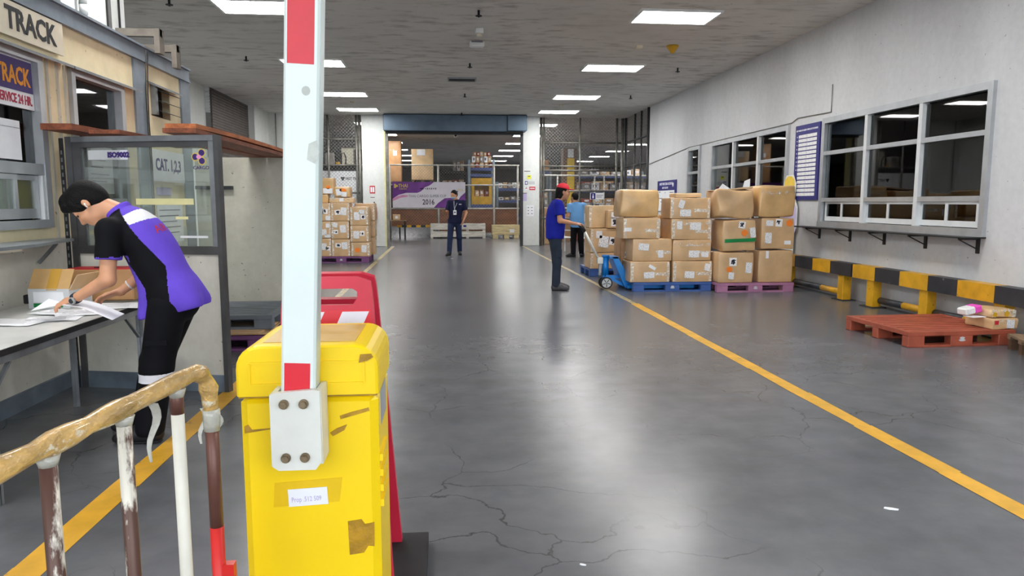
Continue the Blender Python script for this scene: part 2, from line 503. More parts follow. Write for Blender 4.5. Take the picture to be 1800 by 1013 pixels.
    def prism(s, poly, h, M):
        """2-D polygon (counter-clockwise) extruded along +normal of frame M by h"""
        n = len(poly)
        vs = [(x, y, 0) for x, y in poly] + [(x, y, h) for x, y in poly]
        fs = [tuple(range(n - 1, -1, -1)), tuple(range(n, 2 * n))] + [(i, (i + 1) % n, n + (i + 1) % n, n + i) for i in range(n)]
        return s.add(vs, fs, M)
    def lathe(s, prof, c=(0, 0, 0), n=20, M=None):
        o = len(s.v)
        T = Matrix.Translation(c)
        if M is not None: T = M
        for r, z in prof:
            for j in range(n):
                a = 2 * PI * j / n
                s.v.append(tuple(T @ Vector((r * math.cos(a), r * math.sin(a), z))))
        for i in range(len(prof) - 1):
            for j in range(n):
                s.smooth.add(len(s.f))
                s.f.append((o + i * n + j, o + i * n + (j + 1) % n, o + (i + 1) * n + (j + 1) % n, o + (i + 1) * n + j)); s.mi.append(s.cur)
        return s
    def build(s, name, mats, parent=None, origin=None, label=None, cat=None, group=None, kind=None, uv=None):
        me = bpy.data.meshes.new(name)
        if parent is not None:
            inv = wm(parent).inverted()
            vs = [tuple(inv @ Vector(p)) for p in s.v]
        elif origin is not None:
            ox = Vector(origin); vs = [tuple(Vector(p) - ox) for p in s.v]
        else:
            vs = s.v
        me.from_pydata(vs, [], s.f)
        if not isinstance(mats, (list, tuple)): mats = [mats]
        for k in mats: me.materials.append(MATS[k])
        if len(mats) > 1: me.polygons.foreach_set('material_index', s.mi)
        if s.smooth:
            me.polygons.foreach_set('use_smooth', [i in s.smooth for i in range(len(s.f))])
        if uv:
            ul = me.uv_layers.new(name='UVMap')
            for i, c in enumerate(uv): ul.data[i].uv = c
        o = bpy.data.objects.new(name, me)
        col.objects.link(o)
        if parent is not None:
            o.parent = parent; WM[o.name] = wm(parent)
        elif origin is not None:
            o.location = origin; WM[o.name] = Matrix.Translation(origin)
        return props(o, label, cat, group, kind)
def raw_obj(name, vs, fs, mats, parent=None, mi=None, smooth=True, **kw):
    b = MB(); b.v = [tuple(p) for p in vs]; b.f = [tuple(f) for f in fs]
    b.mi = list(mi) if mi is not None else [0] * len(b.f)
    if smooth: b.smooth = set(range(len(b.f)))
    return b.build(name, mats, parent, **kw)
def text(s, size, M, mtl, parent, name='lettering', ext=.0015, align='LEFT', bold=0.0, sx=1.0):
    cu = bpy.data.curves.new('t', 'FONT'); cu.body = s; cu.size = size; cu.extrude = ext; cu.align_x = align; cu.offset = bold
    cu.resolution_u = 2
    ob = bpy.data.objects.new('t', cu)
    me = bpy.data.meshes.new_from_object(ob)
    bpy.data.objects.remove(ob); bpy.data.curves.remove(cu)
    b = MB()
    b.add([(v.co.x * sx, v.co.y, v.co.z + ext) for v in me.vertices], [tuple(p.vertices) for p in me.polygons], M)
    bpy.data.meshes.remove(me)
    return b.build(name, mtl, parent)
def sticker(parent, M, w, h, mtl, name='shipping_label', t=.002):
    """thin printed label lying in frame M (centre at the origin)"""
    b = MB()
    x, y = w / 2, h / 2
    b.add([(-x, -y, 0), (x, -y, 0), (x, y, 0), (-x, y, 0), (-x, -y, t), (x, -y, t), (x, y, t), (-x, y, t)],
          [(4, 5, 6, 7), (3, 2, 1, 0), (0, 1, 5, 4), (1, 2, 6, 5), (2, 3, 7, 6), (3, 0, 4, 7)], M)
    uv = [(0, 0), (1, 0), (1, 1), (0, 1)] + [(.01, .01)] * 20
    return b.build(name, mtl, parent, uv=uv)
def grid_wall(axis, a0, a1, z0, z1, t0, t1, holes):
    """wall slab with rectangular holes: axis 'x' runs along x (thickness in y), 'y' the other way"""
    us = sorted({a0, a1} | {h[0] for h in holes} | {h[1] for h in holes})
    zs = sorted({z0, z1} | {h[2] for h in holes} | {h[3] for h in holes})
    b = MB()
    for i in range(len(us) - 1):
        for j in range(len(zs) - 1):
            cu, cz = (us[i] + us[i + 1]) / 2, (zs[j] + zs[j + 1]) / 2
            if any(h[0] < cu < h[1] and h[2] < cz < h[3] for h in holes): continue
            if axis == 'x': b.bx(us[i], us[i + 1], t0, t1, zs[j], zs[j + 1])
            else: b.bx(t0, t1, us[i], us[i + 1], zs[j], zs[j + 1])
    return b
# ================================================================ THE SETTING
def struct(name, mb, mtl, label, cat, parent=None, origin=None):
    return mb.build(name, mtl, parent, origin, label, cat, None, 'structure')
CEIL = 4.23
floor = struct('floor', MB().bx(-16, 16, -7, 60, -.1, 0), 'floor_concrete', 'glossy grey concrete floor with hairline cracks', 'floor')
for x0, x1, y0, y1, xs, lm in ((2.58, 2.70, .2, 9.8, 0, 'line_yellow'), (2.60, 2.68, 9.8, 23.4, -.14, 'line_worn'), (-1.70, -1.56, .4, 8.6, 0, 'line_yellow'), (-1.70, -1.60, 8.6, 23.6, -.12, 'line_worn')):
    b = MB(); yy = y0
    while yy < y1:                                   # slightly uneven hand-painted edges
        y2 = min(yy + .8, y1)
        j = lambda: rng.uniform(-.008, .008)
        k0, k1 = xs * (yy - y0) / (y1 - y0), xs * (y2 - y0) / (y1 - y0)
        b.add([(x0 + k0 + j(), yy, .002), (x1 + k0 + j(), yy, .002), (x1 + k1 + j(), y2, .002), (x0 + k1 + j(), y2, .002)], [(0, 1, 2, 3)])
        yy = y2
    b.build('painted_line', lm, floor, label='worn yellow line painted along the floor')
struct('ground_outside', MB().bx(-40, 40, -45, -7, -.12, -.02), 'asphalt', 'grey asphalt yard outside the loading bay', 'ground')
ceiling = struct('ceiling', MB().bx(-16, 16, -3, 60, CEIL, CEIL + .2), 'ceiling_board', 'stained grey board ceiling with lamp panels', 'ceiling')

W1, W2, W3 = (7.48, 11.0, 1.08, 2.72), (12.2, 15.8, 1.08, 2.74), (16.6, 17.4, 1.2, 2.74)
wall_right = struct('wall_right', grid_wall('y', -3, 20.95, 0, CEIL, 6.0, 6.16, [W1, W2, W3]), 'wall_grey_paint', 'long light grey painted wall with office windows', 'wall')
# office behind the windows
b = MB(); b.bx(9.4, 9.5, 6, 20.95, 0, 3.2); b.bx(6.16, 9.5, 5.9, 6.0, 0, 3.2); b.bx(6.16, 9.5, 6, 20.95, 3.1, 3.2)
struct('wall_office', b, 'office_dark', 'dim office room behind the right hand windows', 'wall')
struct('wall_office_end', MB().bx(6.0, 16, 20.95, 21.1, 0, CEIL), 'office_dark', 'unseen dark end wall of the office block, added to stop daylight leaks', 'wall')  # out of view; added to keep outdoor light from leaking into the warehouse
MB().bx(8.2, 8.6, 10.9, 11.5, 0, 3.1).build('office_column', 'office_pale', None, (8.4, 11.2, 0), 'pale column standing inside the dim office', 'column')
# left side
struct('wall_left', MB().bx(-6.0, -5.83, -3, 18.34, 0, CEIL), 'wall_white_paint', 'white painted wall on the left of the hall', 'wall')
b = MB(); b.bx(-6.0, -5.52, 21.62, 23.3, 0, CEIL); b.bx(-5.95, -4.5, 23.3, 23.5, 0, CEIL)
struct('wall_left_corner', b, 'wall_white_paint', 'white wall corner beside the brown roller shutter', 'wall')
sh = thing('door_shutter', 'brown roller shutter high on the left wall', 'shutter', (-5.7, 20, 0)); sh['kind'] = 'structure'
b = MB()
z = 3.2
while z < CEIL - .02:
    b.bx(-5.72, -5.68, 18.36, 21.6, z, z + .058); b.bx(-5.735, -5.72, 18.36, 21.6, z + .058, min(z + .068, CEIL)); z += .068
b.build('slat_curtain', 'shutter_brown', sh)
b = MB()
z = 2.0
while z < 3.19:
    b.bx(-5.71, -5.69, 18.36, 21.6, z, z + .02)
    y = 18.4
    while y < 21.6:
        b.bx(-5.71, -5.69, y, y + .05, z + .02, z + .06); y += .1
    z += .06
b.build('perforated_curtain', 'shutter_brown', sh, kind='stuff')
MB().bx(-5.74, -5.66, 18.36, 21.6, 0, 2.0).build('lower_curtain', 'shutter_brown', sh)
b = MB(); b.cyl((-5.3, 23.27, 1.9), (-5.3, 23.27, 4.2), .015, n=8)
b.build('conduit', 'pipe_grey', None, (-5.3, 23.27, 1.9), 'thin dark conduit running up the white far left wall', 'conduit')
# far cross wall: two white columns, shutter box over the opening
def column(x0, x1, label):
    r = thing('column', label, 'column', ((x0 + x1) / 2, 23.9, 0)); r['kind'] = 'structure'
    MB().bev(((x0 + x1) / 2, 23.9, CEIL / 2), (x1 - x0, .6, CEIL), .015).build('shaft', 'wall_white_paint', r)
    return r
colL = column(-2.7, -1.97, 'white column with fire extinguisher left of the warehouse opening')
colR = column(2.5, 3.07, 'white column with posted notices right of the warehouse opening')
MB().bx(-2.0, -1.95, 23.585, 24.2, 0, 3.75).build('corner_guard', 'pale_yellow', colL)
hdr = thing('shutter_box', 'blue grey steel shutter housing over the warehouse opening', 'shutter', (.3, 23.4, 3.7)); hdr['kind'] = 'structure'
MB().bev((.0, 23.4, 3.955), (3.94, .45, .52), .02).build('housing', 'blue_steel_box', hdr)
MB().bev((2.285, 23.37, 3.965), (.63, .52, .5), .02).build('motor_cover', 'blue_steel_box', hdr)
MB().bx(-1.9, 2.5, 23.35, 23.6, 3.62, 3.69).build('curtain_edge', 'black_metal', hdr)
for x in (-1.9, 2.47):
    MB().bx(x - .045, x + .045, 23.5, 23.68, 0, 3.69).build('guide_rail', 'pipe_grey' if x < 0 else 'steel_dark', hdr)
# warehouse shell
struct('wall_back', MB().bx(-16, 16, 60, 60.2, 0, CEIL), 'warehouse_wall', 'dim far wall of the warehouse', 'wall')
b = MB(); b.bx(-16.2, -16, 23.5, 60, 0, CEIL); b.bx(-16, -5.9, 23.5, 23.7, 0, CEIL)  # second box is an unseen front piece, added to block daylight leaks
struct('wall_warehouse_left', b, 'warehouse_wall', 'dim left wall of the warehouse', 'wall')
struct('wall_warehouse_right', MB().bx(16, 16.2, 20.95, 60, 0, CEIL), 'warehouse_wall', 'dim right wall of the warehouse', 'wall')

# ---------------------------------------------------------------- ceiling lamps
def lamp(cx, cy, label):
    r = thing('ceiling_lamp', label, 'ceiling lamp', (cx, cy, CEIL), group='fluorescent ceiling lamps')
    b = MB()
    for s in (-1, 1):
        b.bx(cx - .62, cx + .62, cy + s * .36 - .02, cy + s * .36 + .02, CEIL - .03, CEIL)
        b.bx(cx + s * .6 - .02, cx + s * .6 + .02, cy - .34, cy + .34, CEIL - .03, CEIL)
    b.build('rim', 'white_plastic', r)
    MB().bx(cx - .58, cx + .58, cy - .34, cy + .34, CEIL - .022, CEIL - .002).build('diffuser', 'lamp_glow', r)
ords = ['first', 'second', 'third', 'fourth', 'fifth', 'sixth', 'seventh', 'eighth']
ys = [2.6, 6.75, 10.9, 15.0, 19.15, 22.2]
for i, y in enumerate(ys):
    lamp(3.47, y, 'bright ceiling panel of the right hand row, %s from the loading entrance' % ords[i])
    lamp(-2.63, y, 'bright ceiling panel of the left hand row, %s from the loading entrance' % ords[i])
for i, y in enumerate([26.0, 30.1, 34.0, 38.5, 43.1, 48.0]):
    for x, nm in ((3.4, 'middle'), (9.25, 'right'), (-2.6, 'left')):
        lamp(x, y, 'distant ceiling panel inside the warehouse, %s lamp of the %s row' % (ords[i], nm))

# ---------------------------------------------------------------- right wall windows
def window(name, label, rect, mull, trans, panes_from, pane='pane_dark'):
    y0, y1, z0, z1 = rect
    r = thing(name, label, 'window', (6.0, (y0 + y1) / 2, z0)); r['kind'] = 'structure'
    b = MB(); x0, x1 = 5.955, 6.05
    b.bx(x0, x1, y0 - .03, y1 + .03, z1 - .055, z1 + .03); b.bx(x0 - .01, x1, y0 - .03, y1 + .03, z0 - .04, z0 + .05)
    b.bx(x0, x1, y0 - .03, y0 + .05, z0 + .05, z1 - .055); b.bx(x0, x1, y1 - .05, y1 + .03, z0 + .05, z1 - .055)
    b.build('frame', 'aluminium', r)
    ym = [y0 + .05] + mull + [y1 - .05]
    for m in mull:
        MB().bx(x0 + .005, x1, m - .035, m + .035, z0 + .05, z1 - .055).build('mullion', 'aluminium_white', r)
    zt = [panes_from] + trans + [z1 - .055]
    for t in ([panes_from] if panes_from > z0 + .2 else []) + trans:
        MB().bx(x0 + .008, x1 - .002, y0 + .05, y1 - .05, t - .03, t + .03).build('transom', 'aluminium', r)
    for i in range(len(ym) - 1):
        for j in range(len(zt) - 1):
            MB().bx(6.015, 6.02, ym[i] + .02, ym[i + 1] - .02, zt[j] + .02, zt[j + 1] - .02).build('pane', pane, r)
    return r, ym
w1, ym = window('window_1', 'large six pane office window with sliding hatches above black shelf', W1, [8.65, 9.83], [2.2], 1.47)
for i in range(3):                                       # sliding service hatches
    a, c = ym[i] + .03, ym[i + 1] - .03
    mid = (a + c) / 2
    for k, (p, q) in enumerate(((a, mid + .03), (mid - .03, c))):
        xx = 5.985 + .03 * k
        b = MB(); z0, z1 = 1.14, 1.44
        b.bx(xx, xx + .025, p, q, z0, z0 + .07); b.bx(xx, xx + .025, p, q, z1 - .035, z1)
        b.bx(xx, xx + .025, p, p + .045, z0 + .07, z1 - .035); b.bx(xx, xx + .025, q - .045, q, z0 + .07, z1 - .035)
        h = b.build('sliding_hatch', 'aluminium_white', w1)
        MB().bx(xx + .01, xx + .014, p + .04, q - .04, z0 + .06, z1 - .03).build('hatch_pane', 'pane_green' if i == 2 else 'pane_dark', h)
for k in range(26):                                      # green venetian blind behind the near lower pane
    z = 1.52 + k * .0262
    M = Matrix.Translation((6.07, 8.07, z)) @ Matrix.Rotation(R(-55), 4, 'Y')
    MB().box((0, 0, 0), (.017, 1.04, .0015), 0, M).build('blind_slat', 'blind_green', w1)
w2, _ = window('window_2', 'three bay office window behind the stacked cartons', W2, [13.4, 14.6], [2.2], 1.10)
for pts in ([(14.78, 1.72), (15.2, 1.84), (15.5, 1.7), (15.32, 1.5), (15.0, 1.46)], [(13.8, 1.55), (14.25, 1.52), (14.05, 1.86), (13.78, 1.9)], [(14.75, 1.3), (15.4, 1.28), (15.4, 1.42), (14.75, 1.42)]):
    M = frame((6.008, 0, 0), (0, -1, 0), (0, 0, 1))
    MB().prism([(-p[0], p[1]) for p in pts][::-1], .004, M).build('taped_notice', 'white_paper', w2)
window('window_3', 'narrow two pane office window near the mesh fence', W3, [], [2.15], 1.22)
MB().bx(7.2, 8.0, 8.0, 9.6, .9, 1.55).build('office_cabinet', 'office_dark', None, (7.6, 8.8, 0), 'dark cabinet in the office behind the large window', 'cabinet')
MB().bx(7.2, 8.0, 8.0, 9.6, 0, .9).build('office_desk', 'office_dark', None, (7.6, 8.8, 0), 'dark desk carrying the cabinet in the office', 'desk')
# counter shelf with brackets
sf = thing('wall_shelf', 'long thin black shelf on brackets under the large window', 'shelf', (5.86, 9.5, 1.0))
MB().bx(5.72, 5.998, 7.44, 11.6, 1.025, 1.04).build('board', 'black_metal', sf)
for y in (11.0, 10.12, 9.28, 8.43, 7.54):
    b = MB(); b.bx(5.975, 5.998, y - .02, y + .02, .85, 1.025); b.bx(5.75, 5.975, y - .015, y + .015, 1.005, 1.025); b.bar((5.76, y, 1.005), (5.978, y, .9), .012, .012)
    b.build('bracket', 'black_metal', sf)
# cable clipped to the wall
b = MB(); b.tube([(5.985, 20.9, 2.56), (5.985, 17.4, 2.785), (5.985, 12.1, 2.80), (5.985, 11.9, 2.86), (5.985, 10.83, 2.83), (5.985, 10.83, 3.25)], .008, 6)
b.build('wall_cable', 'pipe_grey', None, (5.985, 15, 2.5), 'thin grey cable clipped along the right wall above the windows', 'cable')
# agents' list board
bd = thing('list_board', 'tall navy board of white name strips beside the large window', 'sign', (5.98, 11.53, 1.47))
MB().bx(5.975, 5.998, 11.12, 11.93, 1.47, 2.72).build('board', 'blue_print', bd)
def onwall(y, z, x=5.975):            # frame on the right wall: right = -Y (as read from the hall), up = Z
    return frame((x, y, z), (0, -1, 0), (0, 0, 1))
text('LIST NAME OF AGENT OFFICE AT FF EXPRESS', .036, onwall(11.90, 2.62), 'white_print', bd, sx=.98, bold=.001)
for k in range(15):
    z = 2.53 - k * .069
    sticker(bd, onwall(11.51, z), .60, .052, 'label_text', 'name_strip')
    if k < 9: sticker(bd, onwall(11.86, z), .018, .02, 'white_print', 'number_mark')
bd = thing('safety_board', 'white safety record board with navy heading on the right wall', 'sign', (5.98, 19.1, 1.2))
MB().bx(5.975, 5.998, 18.3, 19.95, 1.2, 2.03).build('board', 'blue_print', bd)
MB().bx(5.968, 5.975, 18.42, 19.95, 1.2, 1.76).build('chart', 'white_paper', bd)
text('SAFETY FIRST ZERO ACCIDENT', .088, onwall(19.74, 1.91), 'white_print', bd, sx=.92, bold=.003)
text('SAFETY RECORD', .07, onwall(19.5, 1.81), 'white_print', bd, sx=1, bold=.002)
b = MB(); b.lathe([(.0, 0), (.06, 0), (.06, .004), (0, .004)], n=16, M=onwall(18.55, 1.9)); b.build('emblem', 'white_print', bd)
for y, z, w, h in ((19.7, 1.72, .16, .02), (19.2, 1.7, .06, .02), (18.65, 1.7, .3, .02), (19.7, 1.55, .5, .02), (19.4, 1.45, .4, .02)):
    sticker(bd, onwall(y - .0, z, 5.968), w, h, 'grey_print', 'text_line')

# ---------------------------------------------------------------- chain-link fences
def chain(parent, p0, p1, z0, z1, sp=.1, r=.0042):
    p0 = Vector((p0[0], p0[1], 0)); p1 = Vector((p1[0], p1[1], 0)); w = (p1 - p0).length; d = (p1 - p0) / w
    h = z1 - z0; b = MB()
    def P(u, zz): q = p0 + d * u; return (q.x, q.y, z0 + zz)
    k = -h
    while k < w:
        a, c = max(0, k), min(w, k + h)
        if c - a > .02:
            b.cyl(P(a, a - k), P(c, c - k), r, n=3, cap=False)
            b.cyl(P(a, h - (a - k)), P(c, h - (c - k)), r, n=3, cap=False)
        k += sp
    return b.build('chain_link', 'wire_grey', parent, kind='stuff')
def fence(label, p0, p1, z0, z1, posts, rails, mtl='pipe_grey', r=.03, link=True, name='mesh_fence', sp=.1):
    p0 = Vector((*p0, 0)); p1 = Vector((*p1, 0)); w = (p1 - p0).length; d = (p1 - p0) / w
    t = thing(name, label, 'fence', ((p0.x + p1.x) / 2, (p0.y + p1.y) / 2, z0))
    for u, rr in posts:
        q = p0 + d * u
        MB().cyl((q.x, q.y, z0), (q.x, q.y, z1), rr, n=8).build('post', mtl, t)
    for z in rails:
        MB().cyl((p0.x, p0.y, z), (p1.x, p1.y, z), r, n=8).build('rail', mtl, t)
    if link: chain(t, p0, p1, z0 + .05, z1, sp)
    return t
fence('tall chain link fence behind the stacked cartons on the far right', (3.12, 23.9), (5.95, 23.9), 0, CEIL, [(.04, .045), (.13, .03), (1.35, .03), (2.6, .04), (2.8, .06)], [3.42, 2.64, 2.5, 1.82, .9], sp=.11)
fence('dark chain link fence continuing the right hand wall', (6.0, 21.0), (6.0, 23.85), 0, CEIL, [(.03, .06), (.85, .035), (1.6, .035), (2.75, .05)], [3.42, 2.62, 1.82], 'steel_dark', sp=.11)
fl = fence('chain link fence left of the white column with fire extinguisher', (-4.5, 23.75), (-2.74, 23.75), 0, CEIL, [(.03, .05), (.72, .035), (1.62, .035), (1.72, .05)], [3.47, 2.64, 1.75], sp=.11)
# things behind the left fence
pb = thing('fast_track_board', 'white hoarding with fast track lettering behind left chain link fence', 'sign', (-3.6, 23.92, 0))
MB().bx(-4.5, -2.72, 23.9, 23.96, 0, 2.46).build('board', 'white_paper', pb)
text('FAST TRACK A', .12, frame((-3.28, 23.9, 2.17), (1, 0, 0), (0, 0, 1)), 'black_print', pb, sx=.78, bold=.003)
b = MB()
for a in range(3):
    b.cyl((-3.37 + .035 * math.cos(a * 2.1 + .5), 23.895, 2.215 + .035 * math.sin(a * 2.1 + .5)), (-3.37 + .035 * math.cos(a * 2.1 + .5), 23.90, 2.215 + .035 * math.sin(a * 2.1 + .5)), .034, n=10)
b.build('emblem', 'black_print', pb)
MB().bx(-4.5, -2.7, 24.0, 25.4, 2.48, 2.64).build('platform', 'black_metal', None, (-3.6, 24.7, 2.48), 'dark mezzanine platform behind the left chain link fence', 'platform')
ac = thing('air_conditioner', 'cream outdoor air conditioner unit with dark grille on mezzanine platform', 'air conditioner', (-3.0, 24.4, 2.64))
MB().bev((-3.0, 24.45, 2.94), (.9, .4, .58), .02).build('casing', 'ac_cream', ac)
MB().bx(-3.05, -2.57, 24.235, 24.25, 2.7, 3.18).build('grille_back', 'black_metal', ac)
for k in range(7):
    MB().bx(-3.04 + k * .075, -3.02 + k * .075, 24.22, 24.235, 2.7, 3.18).build('grille_bar', 'pipe_grey', ac)
b = MB(); b.tube([(-3.3, 24.2, 2.66), (-3.28, 24.15, 2.9), (-3.34, 24.15, 3.06), (-3.42, 24.15, 3.04), (-3.44, 24.2, 2.66)], .02, 6); b.build('hose', 'black_rubber', ac)
for x, w, h, mt, lb in ((-3.85, .3, .42, 'parcel_grey', 'grey wrapped bundle on mezzanine platform beside air conditioner'), (-3.58, .14, .14, 'bin_yellow', 'small yellow canister on mezzanine platform')):
    b = MB(); b.bev((x, 24.4, 2.64 + h / 2), (w, .3, h), .04); b.build('bundle', mt, None, (x, 24.4, 2.64), lb, 'bundle')

# notices, extinguisher on the columns
ex = thing('fire_extinguisher', 'red fire extinguisher hung on the left white column', 'fire extinguisher', (-2.33, 23.5, .85))
b = MB(); b.lathe([(0, .9), (.075, .9), (.08, .93), (.08, 1.27), (.06, 1.33), (.025, 1.36), (.025, 1.4), (0, 1.4)], c=(-2.33, 23.5, 0), n=14); b.build('cylinder', 'fire_red', ex)
b = MB(); b.bx(-2.36, -2.3, 23.4, 23.53, 1.4, 1.42); b.bx(-2.345, -2.315, 23.47, 23.53, 1.36, 1.46); b.build('valve_handle', 'black_metal', ex)
b = MB(); b.tube([(-2.36, 23.5, 1.4), (-2.47, 23.47, 1.36), (-2.45, 23.44, 1.15), (-2.42, 23.43, 1.0)], .014, 6); b.build('hose', 'black_rubber', ex)
MB().bx(-2.38, -2.28, 23.405, 23.42, 1.0, 1.18).build('label_band', 'white_paper', ex)
def notice(x, z, w, h, mt, label, y=23.6, parts=()):
    r = thing('wall_notice', label, 'notice', (x, y, z - h / 2))
    sticker(r, frame((x, y, z), (1, 0, 0), (0, 0, 1)), w, h, mt, 'sheet', .006)
    for dx, dz, ww, hh, m2 in parts:
        sticker(r, frame((x + dx, y - .006, z + dz), (1, 0, 0), (0, 0, 1)), ww, hh, m2, 'printed_mark')
    return r
notice(-2.39, 1.85, .17, .25, 'red_print', 'red framed fire equipment sign above the extinguisher', parts=((-.035, 0, .055, .17, 'white_paper'), (.035, 0, .055, .17, 'white_paper')))
notice(-2.39, 1.6, .14, .025, 'grey_print', 'small printed strip under the red fire equipment sign')
notice(2.72, 2.27, .14, .13, 'yellow_paper', 'bright yellow slip on the right white column', parts=((0, .02, .08, .03, 'grey_print'),))
notice(2.63, 2.08, .09, .12, 'blue_print', 'small blue pictogram sign on the right white column', parts=((0, 0, .05, .07, 'white_paper'),))
notice(2.80, 2.08, .22, .1, 'grey_paper', 'pale grey text strip beside blue pictogram on column')
notice(2.63, 1.9, .11, .12, 'white_paper', 'white no smoking sign on the right white column', parts=((0, 0, .07, .02, 'red_print'), (0, .03, .03, .02, 'black_print')))
notice(2.83, 1.9, .2, .11, 'red_print', 'small red sign on the right white column', parts=((0, 0, .15, .03, 'white_paper'),))
notice(2.575, 1.62, .14, .27, 'lilac_paper', 'lilac sheet pinned at the edge of right white column', parts=((0, .12, .14, .03, 'grey_print'),))
notice(2.76, 1.17, .24, .36, 'white_paper', 'white sheet with six small pictures on right column', parts=[(dx, dz, .04, .03, 'grey_print') for dx in (-.06, .06) for dz in (.1, 0, -.1)])
notice(2.66, 2.46, .2, .03, 'grey_print', 'stencilled dark code high on the right white column')

# ---------------------------------------------------------------- small ceiling fittings
def sprinkler(x, y, label):
    t = thing('sprinkler', label, 'sprinkler', (x, y, CEIL - .12), group='ceiling sprinklers')
    MB().cyl((x, y, CEIL - .07), (x, y, CEIL), .018, n=8).build('stem', 'black_metal', t)
    b = MB(); b.cyl((x, y, CEIL - .085), (x, y, CEIL - .075), .05, n=10); b.cyl((x, y, CEIL - .1), (x, y, CEIL - .07), .012, n=8)
    b.build('deflector', 'black_metal', t)
for i, y in enumerate((10.85, 14.85, 18.9, 22.8)):
    sprinkler(.5, y, 'dark sprinkler head along the ceiling centre, %s from the entrance' % ords[i])
for i, (y, n) in enumerate(((14.95, 'nearer'), (18.8, 'farther'))):
    sprinkler(4.85, y, '%s dark sprinkler head close to the right wall' % n)
sprinkler(-3.82, 14.55, 'dark sprinkler head over the planks on the left, farther one')
sprinkler(-3.8, 10.65, 'dark sprinkler head above the booth roof on the left, nearer one')
t = thing('ceiling_detector', 'white box detector on the ceiling centre', 'detector', (.56, 11.95, CEIL - .1))
MB().bev((.56, 11.95, CEIL - .04), (.13, .13, .08), .01).build('base', 'white_plastic', t)
MB().cyl((.56, 11.95, CEIL - .12), (.56, 11.95, CEIL - .08), .045, .05, 12).build('sensor', 'beige_plastic', t)
t = thing('emergency_light', 'white oblong unit on ceiling behind the box detector', 'detector', (.56, 12.9, CEIL - .09))
MB().bev((.56, 12.9, CEIL - .045), (.26, .16, .09), .02).build('case', 'white_plastic', t)
MB().bx(.46, .66, 12.8, 12.81, CEIL - .03, CEIL - .005).build('seam', 'grey_print', t)
t = thing('ceiling_cone', 'small yellowish cone speaker on ceiling near right wall', 'speaker', (4.08, 12.9, CEIL - .14))
b = MB(); b.lathe([(0, CEIL - .13), (.03, CEIL - .13), (.1, CEIL - .03), (.11, CEIL), (0, CEIL)], c=(4.08, 12.9, 0), n=14); b.build('cone', 'bin_yellow', t)
t = thing('ceiling_detector', 'small beige detector on ceiling beside cone speaker', 'detector', (3.47, 12.93, CEIL - .06))
MB().bev((3.47, 12.93, CEIL - .03), (.12, .12, .06), .012).build('case', 'beige_plastic', t)
for i, (x, y) in enumerate(((-2.6, 20.6), (3.3, 20.7))):
    t = thing('smoke_detector', 'round smoke detector between the two farthest %s hand ceiling lamps' % ('left', 'right')[i], 'detector', (x, y, CEIL - .05))
    b = MB(); b.lathe([(0, CEIL - .05), (.04, CEIL - .05), (.055, CEIL - .02), (.055, CEIL), (0, CEIL)], c=(x, y, 0), n=14); b.build('case', 'beige_plastic', t)
t = thing('ceiling_vent', 'dark slatted air vent in the ceiling centre', 'vent', (.38, 16.7, CEIL - .03))
b = MB()
for s in (-1, 1):
    b.bx(.06, .7, 16.7 + s * .19 - .02, 16.7 + s * .19 + .02, CEIL - .03, CEIL); b.bx(.38 + s * .31 - .015, .38 + s * .31 + .015, 16.53, 16.87, CEIL - .03, CEIL)
b.build('vent_frame', 'steel_grey', t)
MB().bx(.08, .68, 16.53, 16.87, CEIL - .006, CEIL - .001).build('duct_dark', 'black_metal', t)
for k in range(6):
    MB().bx(.09, .67, 16.545 + k * .055, 16.57 + k * .055, CEIL - .025, CEIL - .01).build('vent_slat', 'steel_dark', t)
# ================================================================ LEFT BOOTH
XB = -2.95
BW1, BW2, BL = (3.5, 5.62, 1.24, 2.47), (6.02, 6.95, 1.2, 2.47), (7.62, 8.12, 2.3, 2.6)
bw = struct('wall_booth', grid_wall('y', 3.0, 8.68, 1.16, 2.9, XB - .12, XB, [BW1, BW2, BL]), 'booth_cream', 'cream panelled front wall of the service booth', 'wall')
MB().bx(XB - .12, XB + .005, 3.0, 8.68, .12, 1.16).build('lower_panel', 'booth_lower', bw, label='dirty off white lower panel')
MB().bx(XB - .1, XB + .03, 3.0, 8.68, 0, .12).build('plinth', 'plinth_grey', bw)
for y in (5.72, 5.86, 5.97):
    MB().bx(XB, XB + .012, y - .012, y + .012, 1.16, 2.48).build('wall_seam', 'wall_beige_concrete', bw)
for y0, y1 in ((7.22, 7.48), (8.42, 8.68)):
    b = MB(); b.bx(XB - .05, XB + .02, y0, y1, 0, 2.79); b.build('steel_column', 'steel_blue_grey', bw)
b = MB(); b.bx(XB - .06, XB + .02, 3.0, 8.7, 2.79, 2.93); b.bx(XB - .06, XB + .045, 3.0, 8.7, 2.92, 2.94); b.bx(XB - .06, XB + .04, 3.0, 8.7, 2.785, 2.80)
b.build('steel_beam', 'steel_blue_grey', bw)
for y0, y1, z, ex in ((3.0, 5.95, 2.51, .09), (5.98, 7.21, 2.51, .09), (7.55, 8.3, 2.63, .08)):
    b = MB(); b.prism([(0, 0), (0, -.02), (ex, -.055), (ex, -.035)][::-1], y1 - y0, Matrix(((1, 0, 0, XB), (0, 0, 1, y0), (0, 1, 0, z), (0, 0, 0, 1))))
    b.build('drip_flashing', 'steel_grey', bw)
# booth interior shell
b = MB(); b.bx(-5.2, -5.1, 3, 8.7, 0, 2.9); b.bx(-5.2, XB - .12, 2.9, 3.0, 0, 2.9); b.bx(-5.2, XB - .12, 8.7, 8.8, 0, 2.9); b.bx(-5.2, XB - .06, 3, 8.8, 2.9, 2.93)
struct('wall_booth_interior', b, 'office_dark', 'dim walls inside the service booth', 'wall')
def onbooth(y, z, x=XB):
    return frame((x, y, z), (0, 1, 0), (0, 0, 1))
